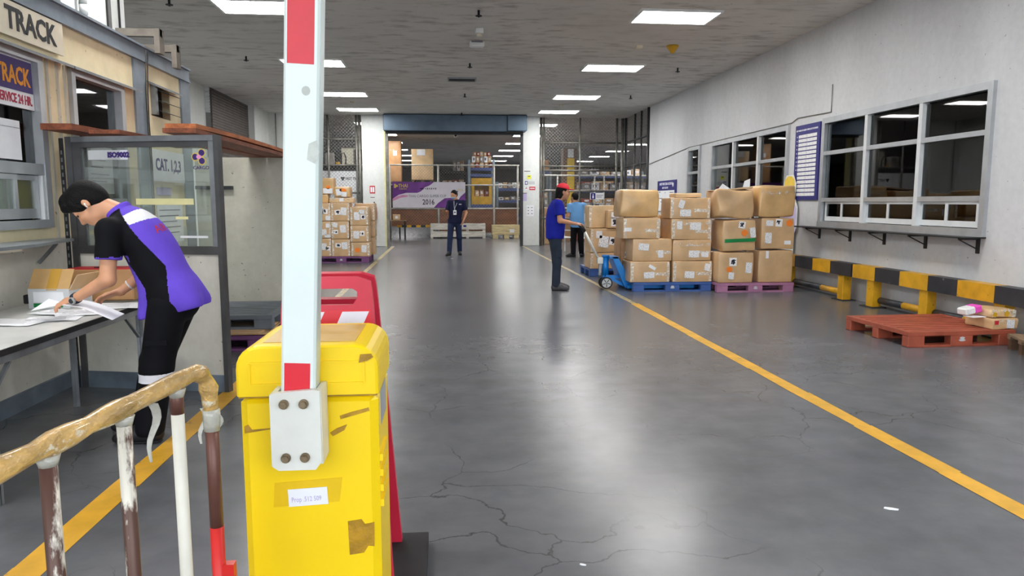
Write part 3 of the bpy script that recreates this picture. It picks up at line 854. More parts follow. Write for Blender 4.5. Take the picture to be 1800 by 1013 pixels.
# window with service hatches
def bwin(name, label, rect, low, pane):
    y0, y1, z0, z1 = rect
    r = thing(name, label, 'window', (XB, (y0 + y1) / 2, z0)); r['kind'] = 'structure'
    b = MB(); a, c = XB - .06, XB + .035
    b.bx(a, c, y0, y1, z1 - .05, z1); b.bx(a, c, y0, y1, z0, z0 + .06); b.bx(a, c, y0, y0 + .06, z0 + .06, z1 - .05)
    b.bx(a, c, y1 - .07, y1, z0 + .06, z1 - .05); b.build('frame', 'aluminium', r)
    MB().bx(a, c - .005, y0 + .06, y1 - .07, low - .04, low + .04).build('transom', 'aluminium', r)
    MB().bx(XB - .035, XB - .03, y0 + .05, y1 - .06, low + .03, z1 - .04).build('pane', pane, r)
    return r
w4 = bwin('window_4', 'booth window with fast track sign and sliding hatches', BW1, 1.66, 'pane_dark')
w5 = bwin('window_5', 'booth window behind the glass screen', BW2, 1.42, 'pane_dark')
MB().bx(XB + .012, XB + .03, 5.565, 5.61, 1.3, 2.43).build('jamb', 'aluminium_white', w4)
MB().bx(XB + .012, XB + .03, 6.9, 6.94, 1.26, 2.43).build('jamb', 'aluminium_white', w5)
for k, (p, q) in enumerate(((5.16, 5.50), (4.7, 5.2), (4.2, 4.75))):
    xx = XB - .02 + .028 * (k % 2)
    b = MB(); z0, z1 = 1.31, 1.615
    b.bx(xx, xx + .022, p, q, z0, z0 + .07); b.bx(xx, xx + .022, p, q, z1 - .035, z1); b.bx(xx, xx + .022, p, p + .04, z0 + .07, z1 - .035); b.bx(xx, xx + .022, q - .04, q, z0 + .07, z1 - .035)
    h = b.build('sliding_hatch', 'aluminium', w4)
    MB().bx(xx + .008, xx + .012, p + .03, q - .03, z0 + .05, z1 - .03).build('hatch_pane', 'pane_bright', h)
for yy, w in ((5.52, .02), (5.545, .012)):
    MB().bx(XB - .02, XB + .03, yy - w / 2, yy + w / 2, 1.3, 1.62).build('hatch_track', 'aluminium_white', w4)
MB().bx(-2.99, -2.985, 5.2, 5.56, 1.32, 1.61).build('inner_board', 'hatch_yellow', w4, label='yellow board behind hatch')
MB().bx(-3.0, -2.995, 4.2, 5.18, 1.32, 1.61).build('inner_board', 'leaf_green', w4)
MB().bx(XB - .028, XB - .026, 4.9, 5.38, 1.72, 1.99).build('inner_notice', 'white_paper', w4)
text('\u2014\u2014 \u2014\u2014\u2014 \u2014\u2014', .04, onbooth(5.08, 1.93, XB - .026), 'grey_print', w4)
# signs
fs = thing('fast_track_sign', 'white board with black capitals over the booth window', 'sign', (XB + .1, 5.2, 2.54))
MB().bx(XB + .02, XB + .035, 4.3, 5.93, 2.54, 2.775).build('board', 'beige_plastic', fs)
text('FAST TRACK', .205, onbooth(5.82, 2.595, XB + .035), 'black_print', fs, align='RIGHT', sx=.93, bold=.006)
for y in (4.6, 5.7):
    MB().bx(XB, XB + .02, y - .01, y + .01, 2.6, 2.62).build('bracket', 'steel_grey', fs)
ps = thing('service_sign', 'purple and white service sign hung inside top of booth window', 'sign', (XB, 5.1, 2.08))
MB().bx(XB - .018, XB - .006, 4.3, 5.545, 2.08, 2.42).build('board', 'white_paper', ps)
MB().bx(XB - .006, XB - .002, 4.3, 5.535, 2.195, 2.41).build('purple_field', 'dark_purple_print', ps)
text('FAST TRACK', .17, onbooth(5.50, 2.24, XB - .002), 'orange_print', ps, align='RIGHT', sx=.72, bold=.004)
text('EXPRESS SERVICE 24 HR.', .088, onbooth(5.52, 2.11, XB - .006), 'crimson_print', ps, align='RIGHT', sx=.68, bold=.002)
cs = thing('category_sign', 'white sign reading CAT. 1,2,3 on booth wall behind glass screen', 'sign', (XB + .01, 7.9, 1.64))
MB().bx(XB + .021, XB + .03, 7.5, 8.36, 1.64, 1.96).build('board', 'white_paper', cs)
text('CAT. 1,2,3', .17, onbooth(7.57, 1.755, XB + .03), 'dark_purple_print', cs, sx=.92, bold=.004)
for y0, y1, z0, z1, mt, lb in ((7.62, 8.0, 1.5, 1.58, 'lilac_paper', 'small lilac strip notice under the category sign'), (7.6, 8.3, 1.0, 1.4, 'white_paper', 'sheet of printed notes below the category sign'), (6.3, 6.75, 1.5, 1.9, 'grey_paper', 'pale sheet on the booth window behind glass screen')):
    r = thing('wall_notice', lb, 'notice', (XB, (y0 + y1) / 2, z0))
    xx = XB + .006 if y0 > 7 else XB - .027
    MB().bx(xx, xx + .004, y0, y1, z0, z1).build('sheet', mt, r)
    if z1 - z0 > .2:
        for k in range(5):
            MB().bx(xx + .004, xx + .0055, y0 + .05, y1 - .08 - .05 * (k % 3), z1 - .06 - k * .06, z1 - .05 - k * .06).build('text_line', 'grey_print', r)
# louvre opening
lv = thing('louvre_vent', 'small dark louvre window high on the booth wall', 'vent', (XB, 7.87, 2.3))
MB().bx(XB - .1, XB - .08, 7.62, 8.12, 2.3, 2.6).build('backing', 'black_metal', lv)
MB().bx(XB - .02, XB + .05, 7.62, 7.68, 2.31, 2.6).build('side_frame', 'steel_grey', lv)
for k in range(3):
    b = MB(); b.bar((XB - .04, 7.9, 2.585 - k * .1), (XB + .12, 7.9, 2.53 - k * .1), .40, .006); b.build('louvre_blade', 'steel_dark', lv)
# grey counter plate under the window
cp = thing('counter_plate', 'grey steel counter plate under the booth window', 'shelf', (XB + .15, 5.2, 1.12))
b = MB(); M = Matrix.Translation((0, 0, 0))
b.prism([(-.0, 3.2), (.32, 3.2), (.32, 4.8), (.16, 5.60), (0, 5.60)], .02, Matrix.Translation((XB + .012, 0, 1.138)))
b.build('plate', 'shelf_grey', cp)
MB().bx(XB + .1, XB + .28, 3.6, 4.75, 1.118, 1.138).build('under_strip', 'beige_plastic', cp)
for y in (4.6, 5.4):
    b = MB(); b.bar((XB + .02, y, .99), (XB + .15, y, 1.13), .02, .02); b.build('support', 'steel_grey', cp)
# things on the booth roof
eb = thing('electric_box', 'grey electric box with warning label on the booth roof', 'box', (-3.2, 6.4, 2.95))
MB().bev((-3.2, 6.42, 3.18), (.2, .34, .46), .01).build('case', 'steel_grey', eb)
sticker(eb, onbooth(6.42, 3.12, -3.1), .22, .22, 'white_paper', 'warning_label')
sticker(eb, onbooth(6.44, 3.2, -3.097), .12, .05, 'red_print', 'warning_mark')
b = MB()
for k in range(7): b.cyl((-3.12, 6.72 + .012 * (k % 2), 2.95 + k * .09), (-3.12, 6.735 - .012 * (k % 2), 3.04 + k * .09), .035, n=8)
b.build('flexible_duct', 'white_plastic', None, (-3.12, 6.73, 2.95), 'white flexible duct rising from the booth roof', 'duct')
wc = thing('wall_post', 'white square post with dark conduit behind the booth roof', 'column', (-3.5, 8.0, 2.94)); wc['kind'] = 'structure'
MB().bx(-3.75, -3.35, 7.65, 8.1, 2.94, CEIL).build('shaft', 'wall_white_paint', wc)
MB().bx(-3.35, -3.33, 7.68, 7.75, 2.94, CEIL).build('conduit', 'black_metal', wc)
MB().cyl((-3.34, 7.95, 2.94), (-3.34, 7.95, CEIL), .012, n=6).build('conduit', 'black_metal', wc)
for k, (y, dz) in enumerate(((7.42, .06), (7.85, .0))):
    t = thing('steel_bracket', 'weathered grey bracket overhanging the booth roof, %s one' % ('nearer', 'farther')[k], 'bracket', (-2.9, y, 2.9), group='brackets on the booth roof')
    MB().bx(-3.15, -2.74, y - .03, y + .03, 2.96 + dz, 3.03 + dz).build('arm', 'bracket_grey', t)
    MB().bx(-2.79, -2.74, y - .05, y + .07, 2.80 + dz, 3.03 + dz).build('plate', 'bracket_grey', t)
b = MB(); b.tube([(-2.89, 7.46, 2.9), (-2.915, 7.47, 2.5), (-2.915, 7.46, 2.2), (-2.912, 7.47, 1.8), (-2.915, 7.465, 1.3)], .006, 5)
b.tube([(-2.89, 7.42, 2.9), (-2.915, 7.43, 2.5), (-2.915, 7.425, 2.2), (-2.912, 7.435, 1.8), (-2.915, 7.43, 1.2)], .005, 5)
b.build('hanging_cable', 'black_rubber', None, (-2.86, 7.52, 1.2), 'two thin black cables hanging down the booth column', 'cable')
# glass screen
A, B = Vector((-1.64, 5.43, 0)), Vector((-2.92, 5.72, 0))
GM = frame(B, A - B, (0, 0, 1)); GL = (A - B).length
gs = thing('glass_screen', 'grey framed glass screen with white lower panel beside the table', 'screen', ((A.x + B.x) / 2, (A.y + B.y) / 2, 0))
def gb(x0, x1, z0, z1, t0=-.03, t1=.03): return MB().box(((x0 + x1) / 2, (z0 + z1) / 2, (t0 + t1) / 2), (x1 - x0, z1 - z0, t1 - t0), 0, GM)
gb(GL - .035, GL, 0, 1.91).build('post', 'dark_frame', gs)
gb(0.10, 0.15, 0, 1.91).build('post', 'dark_frame', gs)
gb(.15, GL - .035, 1.87, 1.91).build('rail', 'steel_grey', gs)
gb(.15, GL - .035, 1.04, 1.10).build('rail', 'dark_frame', gs)
gb(.15, .21, 1.10, 1.87, -.02, .02).build('glazing_bead', 'dark_frame', gs)
gb(GL - .075, GL - .035, 1.10, 1.87, -.02, .025).build('glazing_bead', 'steel_grey', gs)
gb(.21, GL - .075, 1.83, 1.87, -.02, .02).build('glazing_bead', 'dark_frame', gs)
gb(.21, GL - .075, 1.10, 1.83, -.003, .003).build('glass', 'pane_clear', gs)
gb(.15, GL - .035, .13, 1.04, -.015, .015).build('lower_panel', 'booth_lower', gs)
gb(.0, GL, 0, .13, -.02, .02).build('kick_board', 'plinth_grey', gs)
b = MB(); b.box((.07, .95, .03), (.035, 1.9, .004), 0, GM); pa = b.build('slotted_angle', 'steel_dark', gs)
b = MB()
for k in range(30): b.box((.07, .2 + k * .055, .033), (.012, .03, .003), 0, GM)
b.build('slot', 'steel_grey', pa)
def gst(x, z, w, h, mt, nm): return sticker(gs, GM @ Matrix.Translation((x, z, .003)), w, h, mt, nm)
gst(.395, 1.775, .26, .07, 'grey_paper', 'certificate_label')
gst(.50, 1.775, .17, .07, 'white_print', 'certificate_label')
text('ISO9002', .052, GM @ Matrix.Translation((.425, 1.758, .006)), 'dark_purple_print', gs, bold=.003, sx=.95)
gst(.86, 1.43, .46, .045, 'pale_yellow', 'tape_strip')
gst(.99, 1.31, .1, .02, 'pale_yellow', 'tape_strip')
gst(1.08, 1.17, .22, .016, 'white_paper', 'tape_strip')
# airline emblem on the glass: three rounded petals
lb = MB(); C0 = (1.155, 1.755)
for ang in (0, 120, 240):
    pts = []
    for k in range(16):
        a = 2 * PI * k / 16; rr = .030
        pts.append((C0[0] + .034 * math.cos(R(ang + 60)) + rr * math.cos(a), C0[1] + .034 * math.sin(R(ang + 60)) + rr * math.sin(a)))
    lb.m(0).prism(pts, .002, GM @ Matrix.Translation((0, 0, .003)))
    pts2 = [(C0[0] + .034 * math.cos(R(ang + 60)) + .023 * math.cos(2 * PI * k / 16), C0[1] + .034 * math.sin(R(ang + 60)) + .023 * math.sin(2 * PI * k / 16)) for k in range(16)]
    lb.m(1).prism(pts2, .003, GM @ Matrix.Translation((0, 0, .003)))
lb.m(2).prism([(C0[0] - .035 + .02 * math.cos(2 * PI * k / 12), C0[1] + .016 * math.sin(2 * PI * k / 12)) for k in range(12)], .0035, GM @ Matrix.Translation((0.03, 0, .003)))
lb.build('emblem', ['gold_print', 'dark_purple_print', 'banner_pink'], gs, label='three petal airline emblem')
text('CARGO', .036, GM @ Matrix.Translation((1.10, 1.665, .003)), 'dark_purple_print', gs, sx=1.0)
# beige wall and planks bridging above
struct('wall_beige', MB().bx(-2.95, -1.86, 8.8, 8.95, 0, 1.955), 'wall_beige_concrete', 'rough beige concrete partition wall behind the glass screen', 'wall')
MB().bx(-2.94, -2.52, 8.74, 8.8, 1.58, 1.62).build('wall_angle', 'steel_dark', None, (-2.7, 8.77, 1.58), 'short dark steel angle fixed on the beige wall', 'bracket')
def plank(p0, p1, w, t, label, sag=0.0, mt='wood_red_brown'):
    p0 = Vector(p0); p1 = Vector(p1); d = p1 - p0; s = Vector((d.y, -d.x, 0)).normalized() * w / 2
    b = MB(); n = 8; vs = []; fs = []
    for i in range(n + 1):
        u = i / n; c = p0 + d * u + Vector((0, 0, -sag * 4 * u * (1 - u)))
        vs += [c - s, c + s, c + s + Vector((0, 0, t)), c - s + Vector((0, 0, t))]
    for i in range(n):
        o = i * 4
        for a in range(4): fs.append((o + a, o + (a + 1) % 4, o + 4 + (a + 1) % 4, o + 4 + a))
    fs += [(3, 2, 1, 0), (n * 4, n * 4 + 1, n * 4 + 2, n * 4 + 3)]
    b.add(vs, fs)
    b.build('plank', mt, None, tuple(p0), label, 'plank', 'planks laid over the screen')
plank((-2.795, 5.50, 1.945), (-2.74, 7.18, 1.955), .22, .045, 'short reddish brown plank nearest the booth over the glass screen')
plank((-2.52, 5.62, 1.93), (-2.50, 7.3, 1.95), .22, .03, 'thin reddish brown plank in the middle over the glass screen')
plank((-2.0, 5.66, 1.945), (-2.0, 9.0, 1.962), .24, .035, 'lower long brown plank bridging screen and beige wall', .0)
plank((-2.0, 5.70, 1.983), (-1.985, 8.9, 2.0), .23, .035, 'upper long brown plank stacked on another towards the beige wall', -.012, 'wood_edge')
plank((-2.24, 6.3, 1.93), (-2.23, 8.9, 1.96), .2, .03, 'dark brown plank behind the stacked pair over the screen')
# stack of plastic pallets by the beige wall
def pallet(name, label, cx, cy, z, mt, w=1.3, d=1.1, h=.15, rz=0, group=None, logo=True):
    """moulded plastic pallet: slatted deck, three runners each made of blocks and a skid"""
    t = thing(name, label, 'pallet', (cx, cy, z), rz, group)
    M = Matrix.Translation((cx, cy, z)) @ Matrix.Rotation(rz, 4, 'Z')
    b = MB()
    b.box((0, -d / 2 + .03, h - .02), (w, .06, .04), 0, M); b.box((0, d / 2 - .03, h - .02), (w, .06, .04), 0, M)
    b.box((-w / 2 + .03, 0, h - .02), (.06, d - .12, .04), 0, M); b.box((w / 2 - .03, 0, h - .02), (.06, d - .12, .04), 0, M)
    b.box((0, 0, h - .028), (w - .12, d - .12, .012), 0, M)
    b.build('deck_frame', mt, t)
    k = 9
    for i in range(k):
        y = -d / 2 + .06 + (d - .12) * (i + .5) / k
        MB().box((0, y, h - .012), (w - .12, (d - .12) / k * .72, .024), 0, M).build('deck_slat', mt, t)
    for yy in (-d / 2 + .05, 0, d / 2 - .05):
        for xx, ww in ((-w / 2 + .09, .18), (0, .24), (w / 2 - .09, .18)):
            MB().bev((xx, yy, (h - .04) / 2), (ww, .1, h - .04), .008, 0, M).build('block', mt, t)
        MB().box((0, yy, .012), (w - .04, .09, .024), 0, M).build('skid', mt, t)
    if logo:
        b = MB()
        for a in range(2):
            b.prism([(.028 * math.cos(2 * PI * q / 12) * (1 + .3 * (a == 0)), .012 * math.sin(2 * PI * q / 12) + a * .022 - .01) for q in range(12)], .002, M @ Matrix(((1, 0, 0, 0), (0, 0, -1, -d / 2), (0, 1, 0, h * .48), (0, 0, 0, 1))))
        b.build('moulded_mark', 'grey_paper', t)
    return t
pallet('plastic_pallet', 'violet plastic pallet at bottom of pile by beige wall', -2.3, 7.5, 0, 'plastic_violet', 1.1, 1.1)
b = MB(); b.box((-2.28, 7.45, .165), (1.05, 1.05, .012), .05); b.box((-2.26, 7.42, .178), (.95, .98, .012), -.04)
b.build('cardboard_sheet', 'cardboard', None, (-2.28, 7.45, .159), 'flattened cardboard sheets between the pallets by beige wall', 'cardboard')
pallet('plastic_pallet', 'dark grey plastic pallet on top of pile by beige wall', -2.26, 7.62, .185, 'plastic_grey', 1.08, 1.05, .14)

# ---------------------------------------------------------------- table and what lies on it
tb = thing('work_table', 'white topped steel table with black edge against the booth', 'table', (-2.45, 4.3, 0))
MB().bx(-2.86, -2.105, 3.3, 5.14, .705, .73).build('tabletop', 'table_laminate', tb)
b = MB(); b.bx(-2.105, -2.095, 3.3, 5.14, .70, .7305); b.bx(-2.86, -2.095, 5.14, 5.148, .70, .7305); b.build('edge_strip', 'black_rubber', tb)
for x, y in ((-2.13, 3.42), (-2.60, 3.42), (-2.60, 5.12), (-2.13, 5.08)):
    b = MB(); b.bx(x - .022, x + .022, y - .003, y + .003, 0, .66); b.bx(x - .003, x + .003, y - .022, y + .022, 0, .66); b.bx(x - .022, x + .022, y - .022, y + .022, 0, .66) if y < 4 else None
    b.build('leg', 'steel_grey', tb)
b = MB(); b.bx(-2.15, -2.11, 3.35, 5.12, .66, .705); b.bx(-2.62, -2.58, 3.35, 5.12, .66, .705); b.bx(-2.62, -2.11, 3.36, 3.4, .66, .705); b.bx(-2.62, -2.11, 5.08, 5.12, .66, .705)
b.build('apron', 'steel_grey', tb)
for p, q in (((-2.13, 3.43, .5), (-2.13, 3.62, .67)), ((-2.13, 5.06, .5), (-2.13, 4.86, .67)), ((-2.60, 5.1, .5), (-2.60, 4.9, .67))):
    MB().bar(p, q, .02, .012).build('brace', 'steel_grey', tb)

def soft_box(w, d, h, r=.012, bulge=0.0, seed=0, n=6, rough=.003, lean=(0, 0), sag=0.0, taper=0.0):
    """rounded, slightly dented carton shell; origin at the centre of its base"""
    hx, hy, hz = w / 2, d / 2, h / 2
    def ticks(a):
        c = [-a, -a + r * .35, -a + r]; inner = [(-a + r) + (2 * a - 2 * r) * i / n for i in range(1, n)]
        return c + inner + [a - r, a - r * .35, a]
    T = [ticks(hx), ticks(hy), ticks(hz)]; H = (hx, hy, hz)
    vid = {}; vs = []; fs = []
    def vert(p):
        k = (round(p[0], 5), round(p[1], 5), round(p[2], 5))
        if k in vid: return vid[k]
        q = [max(-H[i] + r, min(H[i] - r, p[i])) for i in range(3)]
        e = Vector(p) - Vector(q)
        o = Vector(q) + (e.normalized() * r if e.length > 1e-9 else Vector())
        u = [o[i] / H[i] for i in range(3)]
        nx = Vector((math.sin(3.1 * u[1] + seed) * math.cos(2.7 * u[2] + 2 * seed), math.cos(2.9 * u[0] + 3 * seed) * math.sin(3.3 * u[2] + seed), math.sin(2.2 * u[0] + seed) * math.cos(2.5 * u[1] + 4 * seed)))
        o += nx * rough * 2
        bl = (1 - u[0] ** 2 * .5) * (1 - u[2] ** 2)
        o.y += (1 if u[1] > 0 else -1) * bulge * bl * abs(u[1])
        o.x += (1 if u[0] > 0 else -1) * bulge * (1 - u[1] ** 2 * .5) * (1 - u[2] ** 2) * abs(u[0])
        o.z += bulge * .6 * (1 - u[0] ** 2) * (1 - u[1] ** 2) * max(0, u[2]) - sag * (1 - u[0] ** 2) * max(0, u[2])
        k2 = 1 - taper * (u[2] + 1) / 2
        o.x *= k2; o.y *= k2
        zz = (o.z + hz) / h
        o.x += lean[0] * zz; o.y += lean[1] * zz
        vid[k] = len(vs); vs.append((o.x, o.y, o.z + hz)); return vid[k]
    for a in range(3):
        b1, b2 = (a + 1) % 3, (a + 2) % 3
        for sg in (-1, 1):
            for i in range(len(T[b1]) - 1):
                for j in range(len(T[b2]) - 1):
                    q = []
                    for (ii, jj) in ((i, j), (i + 1, j), (i + 1, j + 1), (i, j + 1)):
                        p = [0, 0, 0]; p[a] = sg * H[a]; p[b1] = T[b1][ii]; p[b2] = T[b2][jj]; q.append(vert(p))
                    fs.append(tuple(q if sg > 0 else q[::-1]))
    return vs, fs
CARTN = [0]
def carton(label, x0, x1, yf, d, z0, z1, mt='cardboard', stick=(), tape='edges', bulge=.003, r=.010, rz=0.0, group=None, lean=(0, 0), sag=0., taper=0., rough=.0015, extra=None, name='carton'):
    """carton whose front face (towards the loading bay) spans x0..x1 at y=yf"""
    CARTN[0] += 1; sd = CARTN[0] * 1.7
    w, h = x1 - x0, z1 - z0; cx, cy = (x0 + x1) / 2, yf + d / 2
    t = thing(name, label, 'box', (cx, cy, z0), rz, group)
    M = WM[t.name]
    vs, fs = soft_box(w, d, h, r, bulge, sd, 6 if bulge > .01 else 4, rough, lean, sag, taper)
    raw_obj('shell', [M @ Vector(p) for p in vs], fs, mt, t)
    off = bulge + rough * 2 + .002
    FM = M @ frame((0, -d / 2 - off, h / 2), (1, 0, 0), (0, 0, 1))      # frame on the front face, centre
    SMr = M @ frame((w / 2 + off, 0, h / 2), (0, 1, 0), (0, 0, 1)); SMl = M @ frame((-w / 2 - off, 0, h / 2), (0, -1, 0), (0, 0, 1))
    lx = lean[0] * .5
    if 'e' in tape:
        for sx in (-1, 1):
            b = MB(); b.box((sx * (w / 2 - .03) + lx, 0, 0), (.045, h * .92, .001), 0, FM); b.build('corner_tape', 'clear_tape', t)
    if 'm' in tape:
        b = MB(); b.box((lx, h * .28, 0), (w * .96, .05, .001), 0, FM); b.build('tape_strip', 'clear_film', t)
    if 'l' in tape:
        b = MB(); b.box((w * .28, -h * .1, 0), (w * .38, .05, .001), 0, FM); b.build('tape_strip', 'clear_tape', t)
    if 't' in tape:
        b = MB(); b.box((0, 0, h + off), (w * .94, .06, .002), 0, M); b.build('top_tape', 'clear_tape', t)
    for s in stick:
        kind, u, v, ww, hh = s[:5]; ang = s[5] if len(s) > 5 else 0; face = s[6] if len(s) > 6 else 'f'
        F = {'f': FM, 'r': SMr, 'l': SMl}[face]
        half = w if face == 'f' else d
        K = F @ Matrix.Translation((u * half / 2 + (lx if face == 'f' else 0), v * h / 2, 0)) @ Matrix.Rotation(R(ang), 4, 'Z')
        nm, m2 = {'t': ('shipping_label', 'label_text'), 'i': ('fragile_label', 'label_icon'), 'o': ('orange_dot', 'sticker_orange'), 'g': ('green_tape', 'tape_green'),
                  'y': ('yellow_dot', 'bin_yellow'), 'R': ('red_sticker', 'red_print'), 'p': ('paper_label', 'white_paper')}[kind]
        if kind in 'oy':
            b = MB(); b.prism([(ww / 2 * math.cos(2 * PI * q / 14), hh / 2 * math.sin(2 * PI * q / 14)) for q in range(14)], .002, K); b.build(nm, m2, t)
        else:
            sticker(t, K, ww, hh, m2, nm)
    return t
# open carton on the table
oc = thing('open_carton', 'open carton with yellow flap and green tape on the work table', 'box', (-2.58, 4.98, .73))
OM = Matrix.Translation((-2.585, 4.99, .732)) @ Matrix.Rotation(R(-6), 4, 'Z')
b = MB(); w, d, h = .27, .24, .13
b.box((0, -d / 2, h / 2), (w, .006, h), 0, OM); b.box((0, d / 2, h / 2), (w, .006, h), 0, OM); b.box((-w / 2, 0, h / 2), (.006, d, h), 0, OM); b.box((w / 2, 0, h / 2), (.006, d, h), 0, OM); b.box((0, 0, .003), (w, d, .006), 0, OM)
b.build('shell', 'grey_paper', oc)
MB().box((0, 0, 0), (w, .005, .15), 0, OM @ Matrix.Translation((.0, -.085, h + .058)) @ Matrix.Rotation(R(-28), 4, 'X')).build('front_flap', 'cardboard_warm', oc)
MB().box((0.02, 0, 0), (.07, .006, .152), 0, OM @ Matrix.Translation((.0, -.087, h + .058)) @ Matrix.Rotation(R(-28), 4, 'X')).build('flap_tape', 'cardboard_tan_tape', oc)
MB().box((0, 0, 0), (.005, d, .12), 0, OM @ Matrix.Translation((w / 2 + .03, 0, h + .04)) @ Matrix.Rotation(R(30), 4, 'Y')).build('side_flap', 'cardboard', oc)
for u, ww in ((-.06, .085), (.06, .06)):
    MB().box((u, -d / 2 - .004, .022), (ww, .002, .026), 0, OM).build('green_tape', 'tape_green', oc)
b = MB(); b.box((.0, -d / 2 - .005, .075), (.2, .002, .07), 0, OM); b.build('film_label', 'white_paper', oc)
rb = thing('flat_carton', 'low carton with red printed lid behind the open carton', 'box', (-2.45, 5.3, .73))
MB().bev((-2.44, 5.32, .845), (.46, .22, .22), .008).build('shell', 'cardboard_brown', rb)
MB().bx(-2.66, -2.22, 5.22, 5.42, .956, .962).build('red_lid', 'red_print', rb)
b = MB(); b.bar((-2.5, 5.3, .965), (-2.4, 5.25, .968), .02, .004); b.build('strap', 'black_rubber', rb)
MB().bev((-2.8, 5.0, .78), (.04, .05, .06), .006).build('stapler_block', 'black_rubber', None, (-2.8, 5.0, .73), 'small black block behind the open carton on table', 'block')
for i, (x, y, w, h, rz, z, lbl) in enumerate(((-2.35, 4.42, .3, .21, .2, .732, 'loose white form lying near the table edge'), (-2.5, 4.3, .34, .24, -.1, .733, 'pale blue tinted form on the left of the work table'),
        (-2.27, 4.62, .3, .22, .5, .735, 'white form under the worker near hand'), (-2.22, 4.95, .34, .3, .15, .732, 'large white sheet at the far corner of the work table'), (-2.42, 4.66, .3, .21, -.3, .7365, 'thin white form in front of the open carton'))):
    b = MB(); n = 6; vs = []; fs = []
    for a in range(n + 1):
        for c in range(2):
            u = a / n - .5; vs.append((u * w, (c - .5) * h, .0012 + .004 * math.sin(u * 6 + i) ** 2))
    for a in range(n): fs.append((a * 2, a * 2 + 2, a * 2 + 3, a * 2 + 1))
    b.add(vs, fs, Matrix.Translation((x, y, z)) @ Matrix.Rotation(rz, 4, 'Z'))
    o = b.build('paper_sheet', 'white_paper', None, (x, y, z), lbl, 'paper', 'papers on the work table')
    for k in range(4):
        b2 = MB(); b2.box((-.02 * (k % 2), h * (.3 - .17 * k), .0062), (w * (.7 - .1 * (k % 3)), .004, .0006), 0, Matrix.Translation((x, y, z)) @ Matrix.Rotation(rz, 4, 'Z')); b2.build('text_line', 'grey_print', o)

# ================================================================ FOREGROUND BARRIERS
bx_ = thing('barrier_machine', 'yellow boom barrier cabinet with scuffed paint in the foreground', 'barrier', (-.385, 2.12, 0))
def hood(x0, x1, z0, z1, r, n=6):
    p = [(x0, z0), (x1, z0)]
    for k in range(n + 1): a = PI / 2 * k / n; p.append((x1 - r + r * math.cos(a), z1 - r + r * math.sin(a)))
    for k in range(n + 1): a = PI / 2 + PI / 2 * k / n; p.append((x0 + r + r * math.cos(a), z1 - r + r * math.sin(a)))
    return p
FR = frame((0, 2.30, 0), (1, 0, 0), (0, 0, 1))             # normal points to -Y
poly = hood(-.578, -.192, .895, 1.035, .065)
nb = len(poly)
b = MB()
# hood with a chamfered front edge
def loft(b, secs):
    o = len(b.v)
    for s in secs:
        for p in s: b.v.append(p)
    n = len(secs[0])
    for i in range(len(secs) - 1):
        for j in range(n):
            b.f.append((o + i * n + j, o + i * n + (j + 1) % n, o + (i + 1) * n + (j + 1) % n, o + (i + 1) * n + j)); b.mi.append(b.cur)
    b.f.append(tuple(o + j for j in range(n - 1, -1, -1))); b.mi.append(b.cur)
    b.f.append(tuple(o + (len(secs) - 1) * n + j for j in range(n))); b.mi.append(b.cur)
def scal(poly, k, cx=-.385, cz=.9): return [(cx + (x - cx) * k, cz + (z - cz) * (k if z > .9 else 1)) for x, z in poly]
secs = []
for y, k in ((2.30, 1.0), (1.965, 1.0), (1.952, .985), (1.946, .95)):
    secs.append([(x, y, z) for x, z in scal(poly, k)])
loft(b, secs); b.build('hood', 'barrier_yellow', bx_)
b = MB(); o = [(x, z) for x, z in hood(-.568, -.202, .2, 1.0365, .058)]
MB().bx(-.51, -.26, 1.99, 2.27, 1.0355, 1.037).build('dusty_top', 'barrier_tan_top', bx_)
b = MB(); b.bev((-.385, 2.125, .4475), (.375, .34, .895), .022); b.build('body', 'barrier_yellow', bx_)
b = MB()
for (x0, x1, z0, z1) in ((-.535, -.235, .925, .931), (-.535, -.235, .985, .991), (-.541, -.535, .931, .985), (-.235, -.229, .931, .985)):
    b.bx(x0, x1, 1.942, 1.947, z0, z1)
b.build('embossed_panel', 'barrier_yellow', bx_)
MB().bx(-.572, -.198, 1.953, 2.29, .889, .896).build('lid_seam', 'tape_brown', bx_)
def patch(pts, y, mt, nm, t=.0015):
    b = MB(); b.prism(pts, t, frame((0, y, 0), (1, 0, 0), (0, 0, 1))); return b.build(nm, mt, bx_)
patch([(-.285, .425), (-.245, .43), (-.232, .45), (-.215, .448), (-.214, .52), (-.24, .515), (-.25, .53), (-.288, .525)], 1.955, 'tape_brown', 'tape_remnant')
patch([(-.30, .823), (-.22, .845), (-.222, .855), (-.27, .843), (-.302, .833)], 1.955, 'tape_brown', 'tape_remnant')
patch([(-.322, .775), (-.29, .792), (-.282, .808), (-.31, .798), (-.33, .785)], 1.955, 'tape_brown', 'tape_remnant')
patch([(-.56, .79), (-.49, .80), (-.49, .803), (-.54, .80), (-.55, .815), (-.56, .81)], 1.955, 'tape_brown', 'tape_remnant')
patch([(-.245, .985), (-.222, .99), (-.205, 1.0), (-.21, 1.01), (-.24, 1.008)], 1.942, 'tape_brown', 'tape_remnant')
patch([(-.49, .575), (-.31, .585), (-.30, .655), (-.485, .645)], 1.955, 'tape_yellow', 'old_tape')
nt_ = sticker(bx_, frame((-.395, 1.9525, .603), (1, .0, .045), (0, 0, 1)), .108, .05, 'white_paper', 'paper_note')
text('Prop .512 509', .02, frame((-.44, 1.9495, .589), (1, 0, .045), (0, 0, 1)), 'lilac_paper', bx_, sx=.72, ext=.0004)
for k in range(4):
    MB().box((-.194, 2.06, .70 - k * .045), (.012, .16, .02), 0).build('vent_louvre', 'barrier_yellow', bx_)
MB().bx(-.1985, -.196, 2.03, 2.2, .78, .88).build('rating_plate', 'aluminium', bx_)
